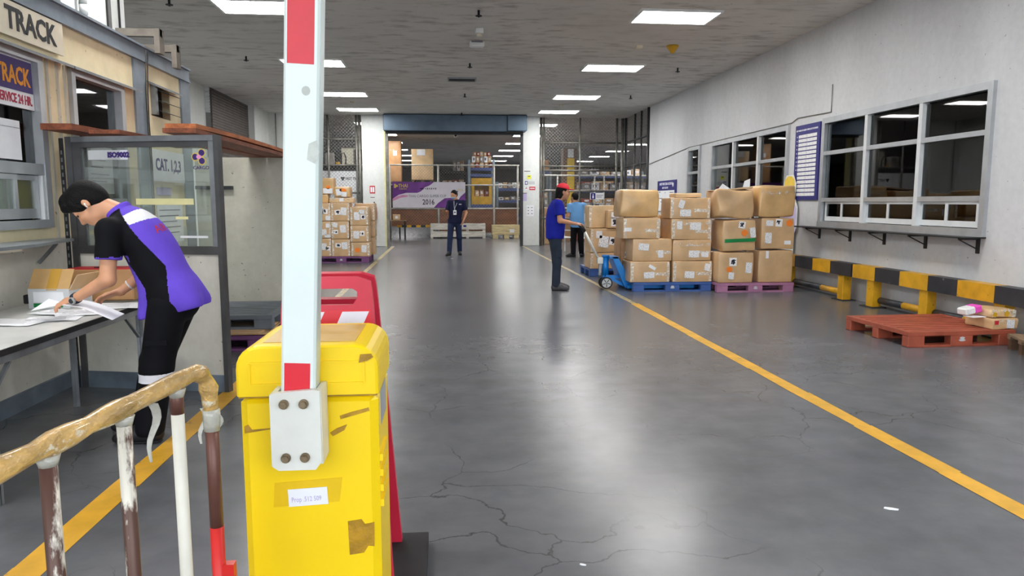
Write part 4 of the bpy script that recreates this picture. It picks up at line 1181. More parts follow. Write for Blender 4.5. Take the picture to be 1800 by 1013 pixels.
# boom arm, raised
arm = thing('boom_arm', 'white boom arm with red reflective patches raised in front of yellow cabinet', 'barrier arm', (-.405, 1.88, .72))
ax = Vector((.062, 0, 1)).normalized()
AM = Matrix.Translation((-.403, 1.86, .72)) @ Matrix.Rotation(math.atan(.045), 4, 'Y')
b = MB(); b.bev((0, .041, 1.45), (.088, .078, 2.9), .006, 0, AM); b.build('profile', 'arm_white', arm)
b = MB(); b.box((.0445, .041, 1.45), (.001, .055, 2.88), 0, AM); b.build('side_strip', 'arm_side', arm)  # slightly greyer strip lying flat on the arm's right side
z = 0.0
for z0, z1 in ((.0, .285), (1.045, 1.33), (1.95, 2.25)):
    MB().box((-.002, .002, (z0 + z1) / 2), (.066, .002, z1 - z0), 0, AM).build('red_patch', 'reflective_red', arm)
b = MB(); b.prism([(.0 + .011 * math.cos(2 * PI * k / 12), .012 * math.sin(2 * PI * k / 12)) for k in range(12)], .001, AM @ Matrix(((1, 0, 0, .012), (0, 0, -1, .0028), (0, 1, 0, .98), (0, 0, 0, 1)))); b.build('stain', 'smudge', arm)
b = MB(); b.prism([(-.012, -.02), (.01, -.03), (.018, 0), (.012, .03), (-.008, .02)], .001, AM @ Matrix(((1, 0, 0, .028), (0, 0, -1, .0028), (0, 1, 0, .83), (0, 0, 0, 1)))); b.build('stain', 'smudge', arm)
# clamp
cl = thing('arm_clamp', 'white steel clamp with four rusty bolts holding the boom arm', 'clamp', (-.403, 1.86, .73))
pl = [(-.062, 0), (-.045, -.012), (.05, -.012), (.066, 0.01), (.066, .2), (.05, .203), (-.05, .196), (-.062, .19)]
b = MB(); b.prism(pl, .018, frame((-.4, 1.858, .735), (1, 0, 0), (0, 0, 1))); b.bx(-.464, -.45, 1.85, 1.9445, .735, .925); b.bx(-.346, -.332, 1.85, 1.9445, .735, .935)
b.build('plate', 'bracket_white', cl)
for x, z in ((-.425, .902), (-.375, .902), (-.425, .758), (-.376, .758)):
    b = MB(); b.cyl((x, 1.842, z), (x, 1.832, z), .0125, n=14); b.cyl((x, 1.834, z), (x, 1.824, z), .009, n=6); b.build('bolt', 'bolt_rust', cl)
# red A-frame board behind
rbm = thing('caution_board', 'red plastic caution board with striped reflector behind yellow cabinet', 'caution board', (-.41, 2.55, 0))
def leaf(sgn, yb, yt):
    bo = Vector((-.41, yb, .05)); tp = Vector((-.41, yt, 1.17)); up = (tp - bo); hh = up.length
    return frame(bo, (1, 0, 0) if sgn > 0 else (-1, 0, 0), up), hh
for sgn, yb, yt in ((1, 2.40, 2.5), (-1, 2.78, 2.6)):
    M, hh = leaf(sgn, yb, yt)
    hole = [(-.085, hh - .1), (.085, hh - .1), (.1, hh - .078), (.1, hh - .055), (.085, hh - .045), (-.085, hh - .045), (-.1, hh - .055), (-.1, hh - .078)]
    zc = hh - .0975
    b = MB()
    # panel in pieces around the handle hole
    b.prism([(-.215, 0), (.215, 0), (.155, hh - .1), (-.155, hh - .1)], .03, M)
    b.prism([(-.155, hh - .1), (-.085, hh - .1), (-.1, hh - .078), (-.1, hh - .055), (-.085, hh - .045), (-.15, hh - .045)], .03, M)
    b.prism([(.155, hh - .1), (.15, hh - .045), (.085, hh - .045), (.1, hh - .055), (.1, hh - .078), (.085, hh - .1)], .03, M)
    b.prism([(-.15, hh - .045), (.15, hh - .045), (.145, hh - .018), (.1, hh - .003), (-.1, hh - .003), (-.145, hh - .018)], .03, M)
    lf = b.build('leaf', 'red_plastic', rbm)
    if sgn > 0:
        b = MB(); b.prism([(-.15, hh - .42), (.15, hh - .42), (.145, hh - .118), (-.145, hh - .118)], .032, M); b.build('reflector', 'reflective_red', lf)
        for k in range(3):
            x = -.16 + k * .15
            b = MB(); b.prism([(x - .07, hh - .41), (x + .02, hh - .41), (x + .15, hh - .124), (x + .06, hh - .124)] if k < 2 else [(x - .05, hh - .41), (x - .01, hh - .41), (x - .01, hh - .32)], .0335, M); b.build('white_stripe', 'white_print', lf)
MB().bx(-.63, -.09, 2.38, 2.86, 0, .05).build('rubber_base', 'black_rubber', rbm)
# taped hand rail
rl = thing('crowd_barrier', 'old steel crowd barrier with taped handrail in the left foreground', 'barrier', (-.66, 1.4, 0))
A_, B_ = Vector((-.72, 1.17, .995)), Vector((-.61, 1.72, 1.015))
dr = (B_ - A_)
pts = [A_ + dr * t for t in np.linspace(-1.3, 1.0, 30)]
e = pts[-1]; dn = dr.normalized()
for k in range(1, 7):
    a = PI / 2 * k / 6; rr = .075
    pts.append(e + dn * rr * math.sin(a) + Vector((0, 0, -rr * (1 - math.cos(a)))))
pts.append(pts[-1] + Vector((.002, 0, -.05)))
rad = [.0205 + .0022 * math.sin(i * 1.7) + .0015 * math.sin(i * 4.1) for i in range(len(pts))]
b = MB(); b.tube(pts, .02, 12, rad); b.build('taped_handrail', 'wrap_tape', rl, label='handrail wrapped in brown packing tape')
pe = pts[-1]
b = MB(); b.tube([pe + Vector((0, 0, .015)), pe + Vector((0.001, 0, -.0)), pe + Vector((0, 0, -.04))], .019, 12, [.021, .0215, .0195]); b.build('film_wrap', 'film_wrap', rl)
b = MB(); b.tube([pe + Vector((0, 0, .0)), (pe.x, pe.y, .58)], .0165, 12); ep = b.build('end_post', 'rail_brown', rl)
b = MB(); b.tube([(pe.x, pe.y, .60), (pe.x, pe.y, .0)], .0172, 12); b.build('red_sleeve', 'rail_red', ep)
MB().bx(pe.x + .012, pe.x + .04, pe.y - .012, pe.y + .012, .44, .5).build('hook', 'rail_red', ep)
for t, mt in ((.18, 'rail_chipped'), (.55, 'rail_chipped'), (.885, 'rail_cream'), (-.3, 'rail_chipped'), (-.8, 'rail_cream')):
    q = A_ + dr * t
    b = MB(); b.tube([(q.x, q.y, q.z - .01), (q.x, q.y, .12)], .0145, 12); bp = b.build('upright', mt, rl)
    if mt == 'rail_cream':
        MB().tube([(q.x, q.y, q.z - .012), (q.x, q.y, q.z - .075)], .0149, 12).build('bare_top', 'rail_brown', bp)
    b = MB(); b.tube([(q.x, q.y, q.z - .016), (q.x, q.y, q.z - .036)], .016, 10, [.021, .0155]); b.build('weld_tape', 'film_wrap', bp)
b = MB(); b.tube([A_ + dr * -1.3 + Vector((0, 0, -.88)), pe * 1 + Vector((0, 0, .12 - pe.z))], .0145, 10); b.build('bottom_rail', 'rail_brown', rl)
# dangling strips of film
def strip(p, ln, w, mt='film_wrap'):
    b = MB(); vs = []; fs = []; n = 8
    for i in range(n + 1):
        u = i / n; ww = w * (1 - .75 * u)
        c = Vector(p) + Vector((-.012 * u * u + .006 * math.sin(u * 7), .006 * math.sin(u * 5), -ln * u))
        vs += [c + Vector((-ww / 2, 0, 0)), c + Vector((0, .004, 0)), c + Vector((ww / 2, .001, 0))]
    for i in range(n):
        for a in range(2): fs.append((i * 3 + a, i * 3 + a + 1, i * 3 + 4 + a, i * 3 + 3 + a))
    b.add(vs, fs, None, True); b.build('film_strip', mt, rl)
q = A_ + dr * .70
strip((q.x + .008, q.y, q.z - .018), .13, .022); strip((pe.x - .014, pe.y - .01, pe.z + .02), .09, .02); strip((pe.x + .018, pe.y - .005, pe.z + .0), .075, .014)
# ================================================================ PALLETS AND CARTONS, RIGHT
pallet('plastic_pallet', 'blue plastic pallet carrying the wide stacked cartons on the pallet truck', 3.615, 11.66, 0, 'plastic_blue', 1.29, 1.1, .15)
pallet('plastic_pallet', 'faded purple plastic pallet carrying tall cartons by the right wall', 4.91, 11.45, 0, 'plastic_purple', 1.27, 1.1, .15)
g = 'wide cartons stacked on the blue pallet'
Z0 = .152
carton('wide carton at bottom left of the blue pallet front row', 2.92, 3.57, 11.13, .52, Z0, .485, stick=(('t', -.05, -.3, .17, .1, 4), ('p', .1, .45, .12, .05, -30), ('t', -.6, .3, .06, .09, 0, 'l')), tape='el', group=g)
carton('wide carton at bottom right of the blue pallet front row', 3.615, 4.265, 11.12, .52, Z0, .49, stick=(('t', -.15, -.3, .16, .11, -2), ('t', .75, .4, .09, .12, -10)), tape='el', group=g)
carton('wide carton second from bottom at left of blue pallet', 2.96, 3.6, 11.15, .52, .492, .845, stick=(('t', -.45, .3, .17, .11, -5), ('t', .42, -.35, .09, .12, 4), ('i', -.7, -.6, .07, .1, 0, 'l')), tape='l', group=g)
carton('wide carton second from bottom at right of blue pallet', 3.612, 4.24, 11.13, .52, .496, .83, stick=(('t', .1, -.35, .17, .11, 0), ('t', .68, -.42, .12, .08, 0)), tape='lm', group=g)
carton('wide carton with taped ends third from bottom at left of blue pallet', 2.80, 3.40, 11.16, .5, .852, 1.18, stick=(('p', -.75, -.1, .12, .06, 0),), tape='el', group=g)
carton('wide carton third from bottom at right of blue pallet', 3.58, 4.235, 11.14, .52, .837, 1.165, stick=(('t', -.6, .4, .09, .13, 0), ('t', .2, .3, .18, .12, 0)), tape='elm', group=g)
carton('wide carton fourth from bottom at right of blue pallet', 3.555, 4.215, 11.14, .5, 1.172, 1.5, stick=(('t', -.25, -.45, .18, .11, 0), ('t', -.45, .4, .09, .13, -18)), tape='el', group=g)
carton('bulging shrink wrapped carton on top left of blue pallet stack', 2.76, 3.38, 11.18, .5, 1.198, 1.63, 'cardboard_warm', tape='', bulge=.018, r=.035, group=g, taper=.04, rough=.005)
carton('flat little carton lying on top of the blue pallet stack', 3.66, 4.08, 11.2, .35, 1.508, 1.575, 'cardboard_pale', tape='t', group=g)
g2 = 'cartons in the back row of the blue pallet'
carton('carton of the back row at bottom left on blue pallet', 2.90, 3.54, 11.68, .5, Z0, .84, 'cardboard_brown', tape='', group=g2)
carton('carton of the back row at bottom right on blue pallet', 3.58, 4.2, 11.68, .5, Z0, .84, 'cardboard_brown', tape='', group=g2)
carton('brown carton of the back row showing in gap between upper cartons', 3.2, 3.84, 11.7, .48, .85, 1.22, 'cardboard', stick=(('t', .0, .3, .1, .1, 0),), tape='', group=g2)
g3 = 'tall cartons stacked on the purple pallet'
carton('tall carton with orange dot at bottom left of purple pallet', 4.29, 4.86, 10.92, .5, Z0, .635, 'cardboard', stick=(('i', -.2, .4, .12, .13, 0), ('o', -.4, -.1, .1, .09), ('t', -.28, -.52, .09, .11, -4), ('t', .72, 0, .1, .17, -3)), tape='', bulge=.012, r=.02, group=g3, lean=(.01, 0))
carton('tall plain carton at bottom right of purple pallet', 4.96, 5.52, 10.93, .5, Z0, .665, 'cardboard', stick=(('p', -.55, .75, .05, .12, 0),), tape='', bulge=.014, r=.02, group=g3)
carton('carton with green tape band in the middle of purple pallet left column', 4.37, 4.90, 10.94, .5, .66, 1.15, 'cardboard', stick=(('i', .1, .7, .11, .11, -8), ('o', .28, .18, .1, .1), ('t', .78, .2, .09, .16, 8), ('g', .02, -.3, .5, .055, 2)), tape='', bulge=.018, r=.025, group=g3, lean=(-.02, 0), rough=.006)
carton('carton with orange dot in the middle of purple pallet right column', 4.995, 5.53, 10.95, .5, .688, 1.18, 'cardboard', stick=(('t', -.55, .68, .12, .09, 0), ('i', .02, .7, .11, .12, -4), ('o', .68, .68, .11, .11), ('t', -.6, -.28, .11, .17, 0), ('p', .6, -.58, .11, .06, 0)), tape='', bulge=.012, r=.02, group=g3)
tcar = carton('crumpled open topped carton at top left of purple pallet stack', 4.27, 4.84, 10.96, .5, 1.188, 1.63, 'cardboard', tape='', bulge=.012, r=.035, group=g3, taper=-.05, rough=.01)
b = MB(); b.prism([(0, 0), (.56, .03), (.58, .06), (.3, .03), (-.03, .0)], .42, Matrix(((1, 0, 0, 4.27), (0, 0, 1, 11.0), (0, 1, 0, 1.615), (0, 0, 0, 1)))); b.build('bent_flap', 'cardboard', tcar)
carton('large shrink wrapped carton at top right of purple pallet stack', 4.95, 5.53, 10.96, .52, 1.2, 1.69, 'cardboard_warm', tape='m', bulge=.014, r=.03, group=g3, rough=.006)
# the pallet behind the truck
pallet('plastic_pallet', 'dark blue pallet behind the pallet truck', 3.35, 14.05, 0, 'plastic_blue', 1.2, 1.0, .15, logo=False)
g4 = 'cartons on the pallet behind the truck'
carton('low carton at the bottom of stack behind the pallet truck', 2.76, 3.5, 13.55, .6, Z0, .46, 'cardboard', tape='el', group=g4)
carton('carton with two labels in the middle of stack behind the pallet truck', 2.76, 3.42, 13.55, .6, .468, .93, 'cardboard', stick=(('t', -.5, .5, .12, .14, 0), ('t', -.2, -.1, .2, .22, -8), ('i', .32, -.05, .16, .15, -4)), tape='e', group=g4)
carton('pale carton on top of stack behind the pallet truck', 2.76, 3.45, 13.72, .5, .938, 1.37, 'cardboard_pale', stick=(('t', -.6, -.1, .12, .16, 0, 'l'),), tape='e', group=g4)
carton('small labelled carton in front of pale carton behind the truck', 3.08, 3.34, 13.50, .2, .938, 1.28, 'cardboard', stick=(('i', .1, -.3, .15, .17, 0), ('t', .1, .45, .15, .12, 0)), tape='', group=g4)
carton('brown carton at the rear of stack behind the pallet truck', 3.54, 3.92, 13.6, .6, Z0, .75, 'cardboard_brown', tape='', group=g4)

# ---------------------------------------------------------------- pallet truck
pj = thing('pallet_truck', 'blue hand pallet truck with white handle under the blue pallet', 'pallet truck', (2.65, 11.65, 0))
b = MB(); b.tube([(2.24, 11.55, .98), (2.52, 11.65, .48)], .022, 10); b.build('handle_shaft', 'jack_white', pj)
b = MB(); b.tube([(2.16, 11.52, 1.08), (2.255, 11.555, .955)], .03, 10, [.034, .028]); gp = b.build('grip', 'steel_dark', pj)
b = MB(); b.tube([(2.17, 11.40, 1.07), (2.17, 11.64, 1.07)], .017, 8); b.build('cross_grip', 'black_rubber', gp)
b = MB(); b.cyl((2.63, 11.65, .2), (2.63, 11.65, .53), .055, n=16); b.cyl((2.63, 11.65, .53), (2.63, 11.65, .56), .065, n=16); b.build('hydraulic_cylinder', 'jack_blue', pj)
b = MB(); b.bx(2.49, 2.58, 11.6, 11.7, .42, .52); b.cyl((2.535, 11.57, .47), (2.535, 11.73, .47), .02, n=10); b.build('pump_pivot', 'jack_white', pj)
b = MB(); b.bx(2.52, 2.56, 11.63, 11.67, .2, .42); b.cyl((2.54, 11.65, .2), (2.54, 11.65, .26), .03, n=10); b.build('lever_rod', 'steel_grey', pj)
b = MB()
for yy in (11.44, 11.84):
    b.prism([(2.70, .54), (2.79, .54), (3.06, .06), (3.06, .03), (2.92, .03)][::-1], .02, Matrix(((1, 0, 0, 0), (0, 0, 1, yy), (0, 1, 0, 0), (0, 0, 0, 1))))
b.bx(2.66, 2.8, 11.44, 11.86, .515, .545); b.add([(2.70, 11.46, .52), (2.70, 11.84, .52), (2.92, 11.84, .04), (2.92, 11.46, .04), (2.715, 11.46, .52), (2.715, 11.84, .52), (2.935, 11.84, .04), (2.935, 11.46, .04)], [(0, 1, 2, 3), (7, 6, 5, 4), (0, 3, 7, 4), (1, 5, 6, 2), (0, 4, 5, 1), (3, 2, 6, 7)])
b.build('chassis', 'jack_blue', pj)
b = MB(); b.bx(2.58, 2.9, 11.6, 11.7, .17, .22); b.bar((2.62, 11.56, .22), (2.93, 11.56, .06), .03, .05); b.build('base_frame', 'jack_blue', pj)
for yy in (11.40, 11.90):
    b = MB(); b.bx(2.93, 4.05, yy - .075, yy + .075, .05, .085); b.bx(2.93, 4.05, yy - .075, yy - .065, .03, .05); b.bx(2.93, 4.05, yy + .065, yy + .075, .03, .05); b.build('fork', 'jack_blue', pj)
for yy in (11.56, 11.70):
    b = MB(); b.cyl((2.63, yy - .025, .1), (2.63, yy + .025, .1), .1, n=24); wl = b.build('steer_wheel', 'black_rubber', pj)
    b = MB(); b.cyl((2.63, yy - .029, .1), (2.63, yy + .029, .1), .078, n=20); b.build('wheel_rim', 'grey_paper', wl)
    b = MB()
    for a in range(5): b.box((.045, 0, 0), (.05, .062, .012), 0, Matrix.Translation((2.63, yy, .1)) @ Matrix.Rotation(a * 2 * PI / 5 + .3, 4, 'Y'))
    b.build('spoke_gap', 'steel_dark', wl)
MB().cyl((2.63, 11.52, .1), (2.63, 11.74, .1), .016, n=10).build('axle', 'steel_grey', pj)

# ---------------------------------------------------------------- guard rails along the right wall
def guard(label, y0, y1, edges, posts, first, tubes):
    t = thing('guard_rail', label, 'guard rail', (5.82, (y0 + y1) / 2, 0))
    b = MB(); ed = [y0] + edges + [y1]
    for i in range(len(ed) - 1):
        b.m((i + first) % 2); b.bx(5.745, 5.90, ed[i], ed[i + 1], .37, .555)
    b.build('beam', ['guard_yellow', 'guard_black'], t, label='square beam in yellow and black bands')
    for y in posts:
        p = MB().bev((5.83, y, .185), (.13, .15, .37), .008).build('post', 'guard_yellow', t)
        MB().bx(5.72, 5.93, y - .15, y + .15, 0, .012).build('base_plate', 'steel_dark', p)
    for ya, yb, yc in tubes:
        b = MB(); b.m(0).cyl((5.87, ya, .10), (5.87, yb, .10), .045, n=12); b.m(1).cyl((5.87, yb, .10), (5.87, yc, .10), .045, n=12)
        b.build('kick_tube', ['guard_yellow', 'guard_black'], t)
guard('yellow and black guard rail running behind the purple pallet', 9.64, 15.2, [10.2, 10.72, 11.3, 11.9, 12.5, 13.1, 13.7, 14.3], [9.93, 11.62, 13.4, 15.0], 1, [(10.02, 10.62, 11.5), (11.72, 12.5, 13.3)])
guard('yellow and black guard rail behind the orange pallet', 4.2, 9.6, [4.8, 5.3, 5.85, 6.4, 6.95, 7.5, 8.0, 8.54, 9.07], [9.2, 8.1, 6.9, 5.4], 1, [(8.19, 8.6, 9.1), (7.0, 7.5, 8.0)])

# ---------------------------------------------------------------- orange pallet with parcels
pallet('plastic_pallet', 'orange red plastic pallet in front of the guard rail', 5.08, 7.06, 0, 'plastic_orange', 1.16, 1.06, .155, .03)
g5 = 'parcels on the orange pallet'
carton('long flat carton with red sticker lying on the orange pallet', 5.42, 5.72, 6.58, .34, .158, .262, 'cardboard', stick=(('R', -.75, .35, .045, .04, 0), ('t', .35, 0, .09, .085, -2)), tape='m', rz=.1, group=g5, rough=.002)
carton('taped parcel with yellow dots on top of the long flat carton', 5.45, 5.73, 6.63, .3, .27, .345, 'cardboard_pale', stick=(('y', -.75, -.2, .05, .05), ('y', .2, 0, .05, .06)), tape='em', rz=.04, group=g5, rough=.004)
pe_ = thing('courier_envelope', 'pink and white courier envelope leaning on parcels over orange pallet', 'envelope', (5.41, 6.75, .27))
EM = Matrix.Translation((5.345, 6.78, .31)) @ Matrix.Rotation(R(10), 4, 'Z') @ Matrix.Rotation(R(-10), 4, 'Y')
MB().bev((-.0, 0, .02), (.20, .12, .07), .012, 0, EM).build('pouch', 'white_plastic', pe_)
MB().bev((.055, -.002, .021), (.095, .126, .074), .012, 0, EM).build('pink_end', 'magenta', pe_)
sticker(pe_, EM @ frame((-.04, -.0605, .02), (1, 0, 0), (0, 0, 1)), .08, .04, 'label_text', 'address_label')
b = MB(); b.box((0, 0, 0), (.17, .12, .006), 0, Matrix.Translation((5.36, 6.72, .270)) @ Matrix.Rotation(R(12), 4, 'Z'))
b.build('paper_sheet', 'white_paper', None, (5.40, 6.72, .265), 'white slip under the pink courier envelope', 'paper')
wp = thing('wooden_pallet', 'brown wooden pallet at the right edge beside orange pallet', 'pallet', (5.4, 6.1, 0))
WMx = Matrix.Translation((5.52, 6.05, 0)) @ Matrix.Rotation(R(-22), 4, 'Z')
for k in range(4):
    MB().box((-.13 + k * .115, 0, .14), (.105, .62, .02), 0, WMx).build('deck_board', 'wood_brown', wp)
for yy in (-.27, 0, .27):
    MB().box((.04, yy, .115), (.44, .08, .03), 0, WMx).build('stringer', 'wood_brown', wp)
    for xx in (-.13, .2):
        MB().box((xx, yy, .05), (.08, .08, .1), 0, WMx).build('block', 'column_brown', wp)

# cut-out figure by the wall
st = thing('cutout_standee', 'flat cutout figure with yellow helmet against wall behind purple pallet stack', 'standee', (5.95, 12.0, 0))
def cut(pts, mt, nm, x, t=.006):
    b = MB(); b.prism(pts, t, frame((x, 12.0, 0), (0, -1, 0), (0, 0, 1))); return b.build(nm, mt, st)
cut([(-.2, 0), (.2, 0), (.22, .9), (.3, 1.0), (.3, 1.35), (.2, 1.5), (.22, 1.75), (.12, 1.9), (-.12, 1.9), (-.22, 1.75), (-.2, 1.5), (-.3, 1.35), (-.3, 1.0), (-.22, .9)], 'white_plastic', 'panel', 5.955, .012)
cut([(-.19, 1.72), (.19, 1.72), (.17, 1.82), (.08, 1.88), (-.08, 1.88), (-.17, 1.82)], 'helmet_yellow', 'helmet_print', 5.943, .002)
cut([(-.12, 1.55), (.12, 1.55), (.15, 1.66), (.14, 1.72), (-.14, 1.72), (-.15, 1.66)], 'skin', 'face_print', 5.943, .002)
cut([(-.27, .92), (.27, .92), (.28, 1.32), (.18, 1.47), (-.18, 1.47), (-.28, 1.32)], 'lilac_paper', 'coat_print', 5.943, .002)

# ================================================================ CARTON STACK, LEFT
pallet('plastic_pallet', 'violet plastic pallet under the carton stack left of the aisle', -2.52, 17.82, 0, 'plastic_violet', 1.3, 1.15, .15)
g6 = 'cartons stacked on the violet pallet'
def sq(*a): return a
carton('carton at bottom left front of the violet pallet stack', -3.14, -2.745, 17.27, .5, Z0, .58, stick=(('t', .15, .1, .12, .16, 0), ('i', .6, -.1, .1, .1, 0)), tape='e', group=g6)
carton('carton at bottom middle front of the violet pallet stack', -2.735, -2.30, 17.26, .5, Z0, .56, stick=(('i', -.3, .3, .13, .1, -4), ('t', .38, .25, .14, .17, 4)), tape='et', group=g6)
carton('carton with orange dot at bottom right front of violet pallet stack', -2.285, -1.845, 17.25, .5, Z0, .485, stick=(('o', -.3, -.1, .12, .12), ('t', .4, .1, .12, .17, -3)), tape='e', group=g6)
carton('carton in middle tier at left of the violet pallet stack', -3.14, -2.74, 17.27, .5, .59, .985, stick=(('t', .1, -.3, .15, .14, 6), ('p', .6, .5, .08, .1, 0), ('t', .55, -.75, .13, .08, 0)), tape='e', group=g6)
carton('carton in middle tier at centre of the violet pallet stack', -2.735, -2.315, 17.26, .5, .57, .985, stick=(('t', -.55, .6, .11, .11, -10), ('i', -.5, -.2, .11, .1, 0), ('t', .3, .15, .14, .18, 5)), tape='e', group=g6)
carton('carton in middle tier at right of the violet pallet stack', -2.29, -1.86, 17.24, .5, .493, .885, stick=(('t', -.35, -.1, .14, .18, 0), ('i', .3, .05, .11, .12, 0)), tape='e', group=g6)
carton('carton in third tier at left of the violet pallet stack', -3.14, -2.735, 17.27, .5, .992, 1.415, stick=(('i', .35, .1, .12, .12, -4), ('t', .65, -.65, .11, .11, 0), ('t', -.1, .2, .1, .16, 0)), tape='e', group=g6)
carton('carton in third tier at centre of the violet pallet stack', -2.73, -2.295, 17.26, .5, .992, 1.415, stick=(('i', -.3, -.02, .13, .12, 8), ('t', .35, .1, .14, .18, -4)), tape='e', group=g6)
carton('carton in third tier at right of the violet pallet stack', -2.285, -1.86, 17.24, .5, .893, 1.33, stick=(('t', -.25, .0, .14, .19, 0), ('t', .3, .45, .13, .1, 0), ('i', .42, -.1, .11, .11, 0)), tape='e', group=g6)
carton('rear corner carton on the floor tier of violet pallet stack', -2.3, -1.78, 17.82, .5, Z0, .58, stick=(('t', 0, .3, .12, .15, 0, 'r'),), tape='', group=g6)
carton('rear corner carton in the second tier of violet pallet stack', -2.26, -1.77, 17.80, .5, .59, .985, stick=(('t', -.3, .2, .1, .12, 0, 'r'),), tape='', group=g6)
carton('rear corner carton in the third tier of violet pallet stack', -2.25, -1.76, 17.80, .5, .992, 1.41, tape='e', group=g6)
carton('small carton on the top left edge of violet pallet stack', -3.05, -2.80, 17.36, .35, 1.424, 1.62, 'cardboard_warm', tape='', group=g6)
carton('carton with orange dot perched highest on violet pallet stack', -3.02, -2.66, 17.36, .35, 1.63, 2.01, 'cardboard_warm', stick=(('o', .25, -.15, .1, .09), ('p', .2, -.6, .22, .12, 0)), tape='', group=g6)
carton('flat taped carton lying on top of violet pallet stack', -2.77, -2.2, 17.32, .4, 1.424, 1.54, 'cardboard_pale', stick=(('p', .0, .2, .1, .08, 0),), tape='m', group=g6)
carton('squashed carton with stickers on the flat taped carton', -2.645, -2.28, 17.30, .4, 1.55, 1.80, 'cardboard_warm', stick=(('p', -.4, 0, .13, .15, 6), ('p', .25, -.4, .12, .11, -6), ('o', .1, .4, .16, .08)), tape='', bulge=.012, r=.03, group=g6)
# white plastic chairs
def chair(cx, cy, rz, label):
    t = thing('plastic_chair', label, 'chair', (cx, cy, 0), rz, 'white plastic chairs')
    M = WM[t.name]
    MB().bev((0, 0, .43), (.44, .44, .035), .012, 0, M).build('seat', 'white_plastic', t)
    for x in (-.2, .2):
        for y in (-.2, .2):
            b = MB(); b.bar(M @ Vector((x * 1.12, y * 1.12, 0)), M @ Vector((x, y, .42)), .045, .03); b.build('leg', 'white_plastic', t)
    b = MB(); b.bar(M @ Vector((-.21, .2, .42)), M @ Vector((-.2, .28, .86)), .05, .025); b.bar(M @ Vector((.21, .2, .42)), M @ Vector((.2, .28, .86)), .05, .025); b.bar(M @ Vector((-.22, .28, .84)), M @ Vector((.22, .28, .84)), .03, .07)
    b.build('back_frame', 'white_plastic', t)
    for x in (-.12, -.04, .04, .12):
        b = MB(); b.bar(M @ Vector((x, .21, .44)), M @ Vector((x, .275, .82)), .035, .015); b.build('back_slat', 'white_plastic', t)
    for x in (-.235, .235):
        b = MB(); b.bar(M @ Vector((x, .24, .66)), M @ Vector((x, -.18, .64)), .045, .02); b.bar(M @ Vector((x, -.18, .64)), M @ Vector((x * .95, -.2, .43)), .04, .02); b.build('armrest', 'white_plastic', t)
chair(3.32, 20.45, 1.9, 'white plastic armchair left of the man in sky blue shirt')
chair(4.02, 19.85, 2.6, 'white plastic armchair right of the man in sky blue shirt')
# litter on the floor
for i, (x, y, s, lb) in enumerate(((2.05, 3.0, .03, 'scrap of white paper on the floor right of the aisle'), (.52, 2.62, .012, 'tiny white scrap on the floor near the caution board'), (.12, 18.3, .03, 'white speck on the floor in front of the masked man'))):
    b = MB(); b.prism([(-s, -s * .3), (-.2 * s, -.5 * s), (s, -.2 * s), (1.1 * s, .2 * s), (.2 * s, .3 * s), (-.9 * s, .2 * s)], .004, Matrix.Translation((x, y, .001)) @ Matrix.Rotation(-.5, 4, 'Z'))
    b.build('paper_scrap', 'white_paper', None, (x, y, 0), lb, 'litter')
# ================================================================ WAREHOUSE BEYOND THE OPENING
fw = fence('chain link fence carrying the purple banner inside the warehouse', (-2.35, 29.5), (3.0, 29.5), 0, 2.97, [(.06, .045), (2.02, .04), (4.3, .045), (5.28, .04)], [2.95, 2.15, 1.19], 'pipe_white', .028, sp=.12)
for i, (x0, x1) in enumerate(((-2.3, -.38), (-.28, 1.9), (2.0, 2.92))):
    MB().bx(x0, x1, 29.53, 29.56, .47 if i == 0 else .2, 1.16).build('plywood_sheet', 'plywood_brown', fw)
bn = thing('banner', 'purple and white cargo super cup banner on the warehouse fence', 'banner', (-.7, 29.42, 1.23))
BF = frame((-2.18, 29.43, 1.23), (1, 0, 0), (0, 0, 1)); BW, BH = 2.95, 1.04
MB().prism([(0, 0), (BW, 0), (BW, BH), (0, BH)], .01, BF).build('cloth', 'banner_white', bn)
BF2 = BF @ Matrix.Translation((0, 0, .01))
MB().prism([(0, .36), (.25, .52), (.55, .6), (1.0, .6), (1.15, .66), (1.3, .82), (1.5, .9), (1.68, BH), (0, BH)], .003, BF2).build('purple_field', 'banner_purple', bn)
MB().prism([(0, .26), (.3, .4), (.6, .44), (.62, .5), (.42, .52), (.2, .46), (0, .36)], .004, BF2).build('pink_petal', 'banner_pink', bn)
MB().prism([(1.66, 0), (2.25, 0), (2.5, .25), (2.4, .4), (2.1, .38), (1.85, .2)], .003, BF2).build('purple_petal', 'banner_purple', bn)
MB().prism([(2.4, 0), (BW, 0), (BW, .62), (2.75, .45), (2.6, .2)], .003, BF2).build('purple_petal', 'banner_purple', bn)
text('THAI', .2, BF2 @ Matrix.Translation((.24, .82, .004)), 'gold_print', bn, sx=.85, bold=.003)
text('CARGO', .09, BF2 @ Matrix.Translation((.26, .73, .004)), 'gold_print', bn)
text('THAI CARGO SUPER CUP', .15, BF2 @ Matrix.Translation((.64, .42, .004)), 'grey_print', bn, sx=.9)
text('2016', .30, BF2 @ Matrix.Translation((1.2, .13, .004)), 'black_print', bn, sx=.82, bold=.004)
text('2016', .12, BF2 @ Matrix.Translation((2.62, .68, .004)), 'gold_print', bn)
b = MB()
for k in range(8): b.box((1.15 + k * .085, .77, .002), (.05, .05 + .02 * (k % 2), .002), 0, BF2)
b.build('small_lettering', 'grey_print', bn)
b = MB()
for a in range(3): b.prism([(.13 + .05 * math.cos(a * 2.1) + .045 * math.cos(2 * PI * q / 10), .88 + .05 * math.sin(a * 2.1) + .045 * math.sin(2 * PI * q / 10)) for q in range(10)], .004, BF2)
b.build('emblem', 'gold_print', bn)
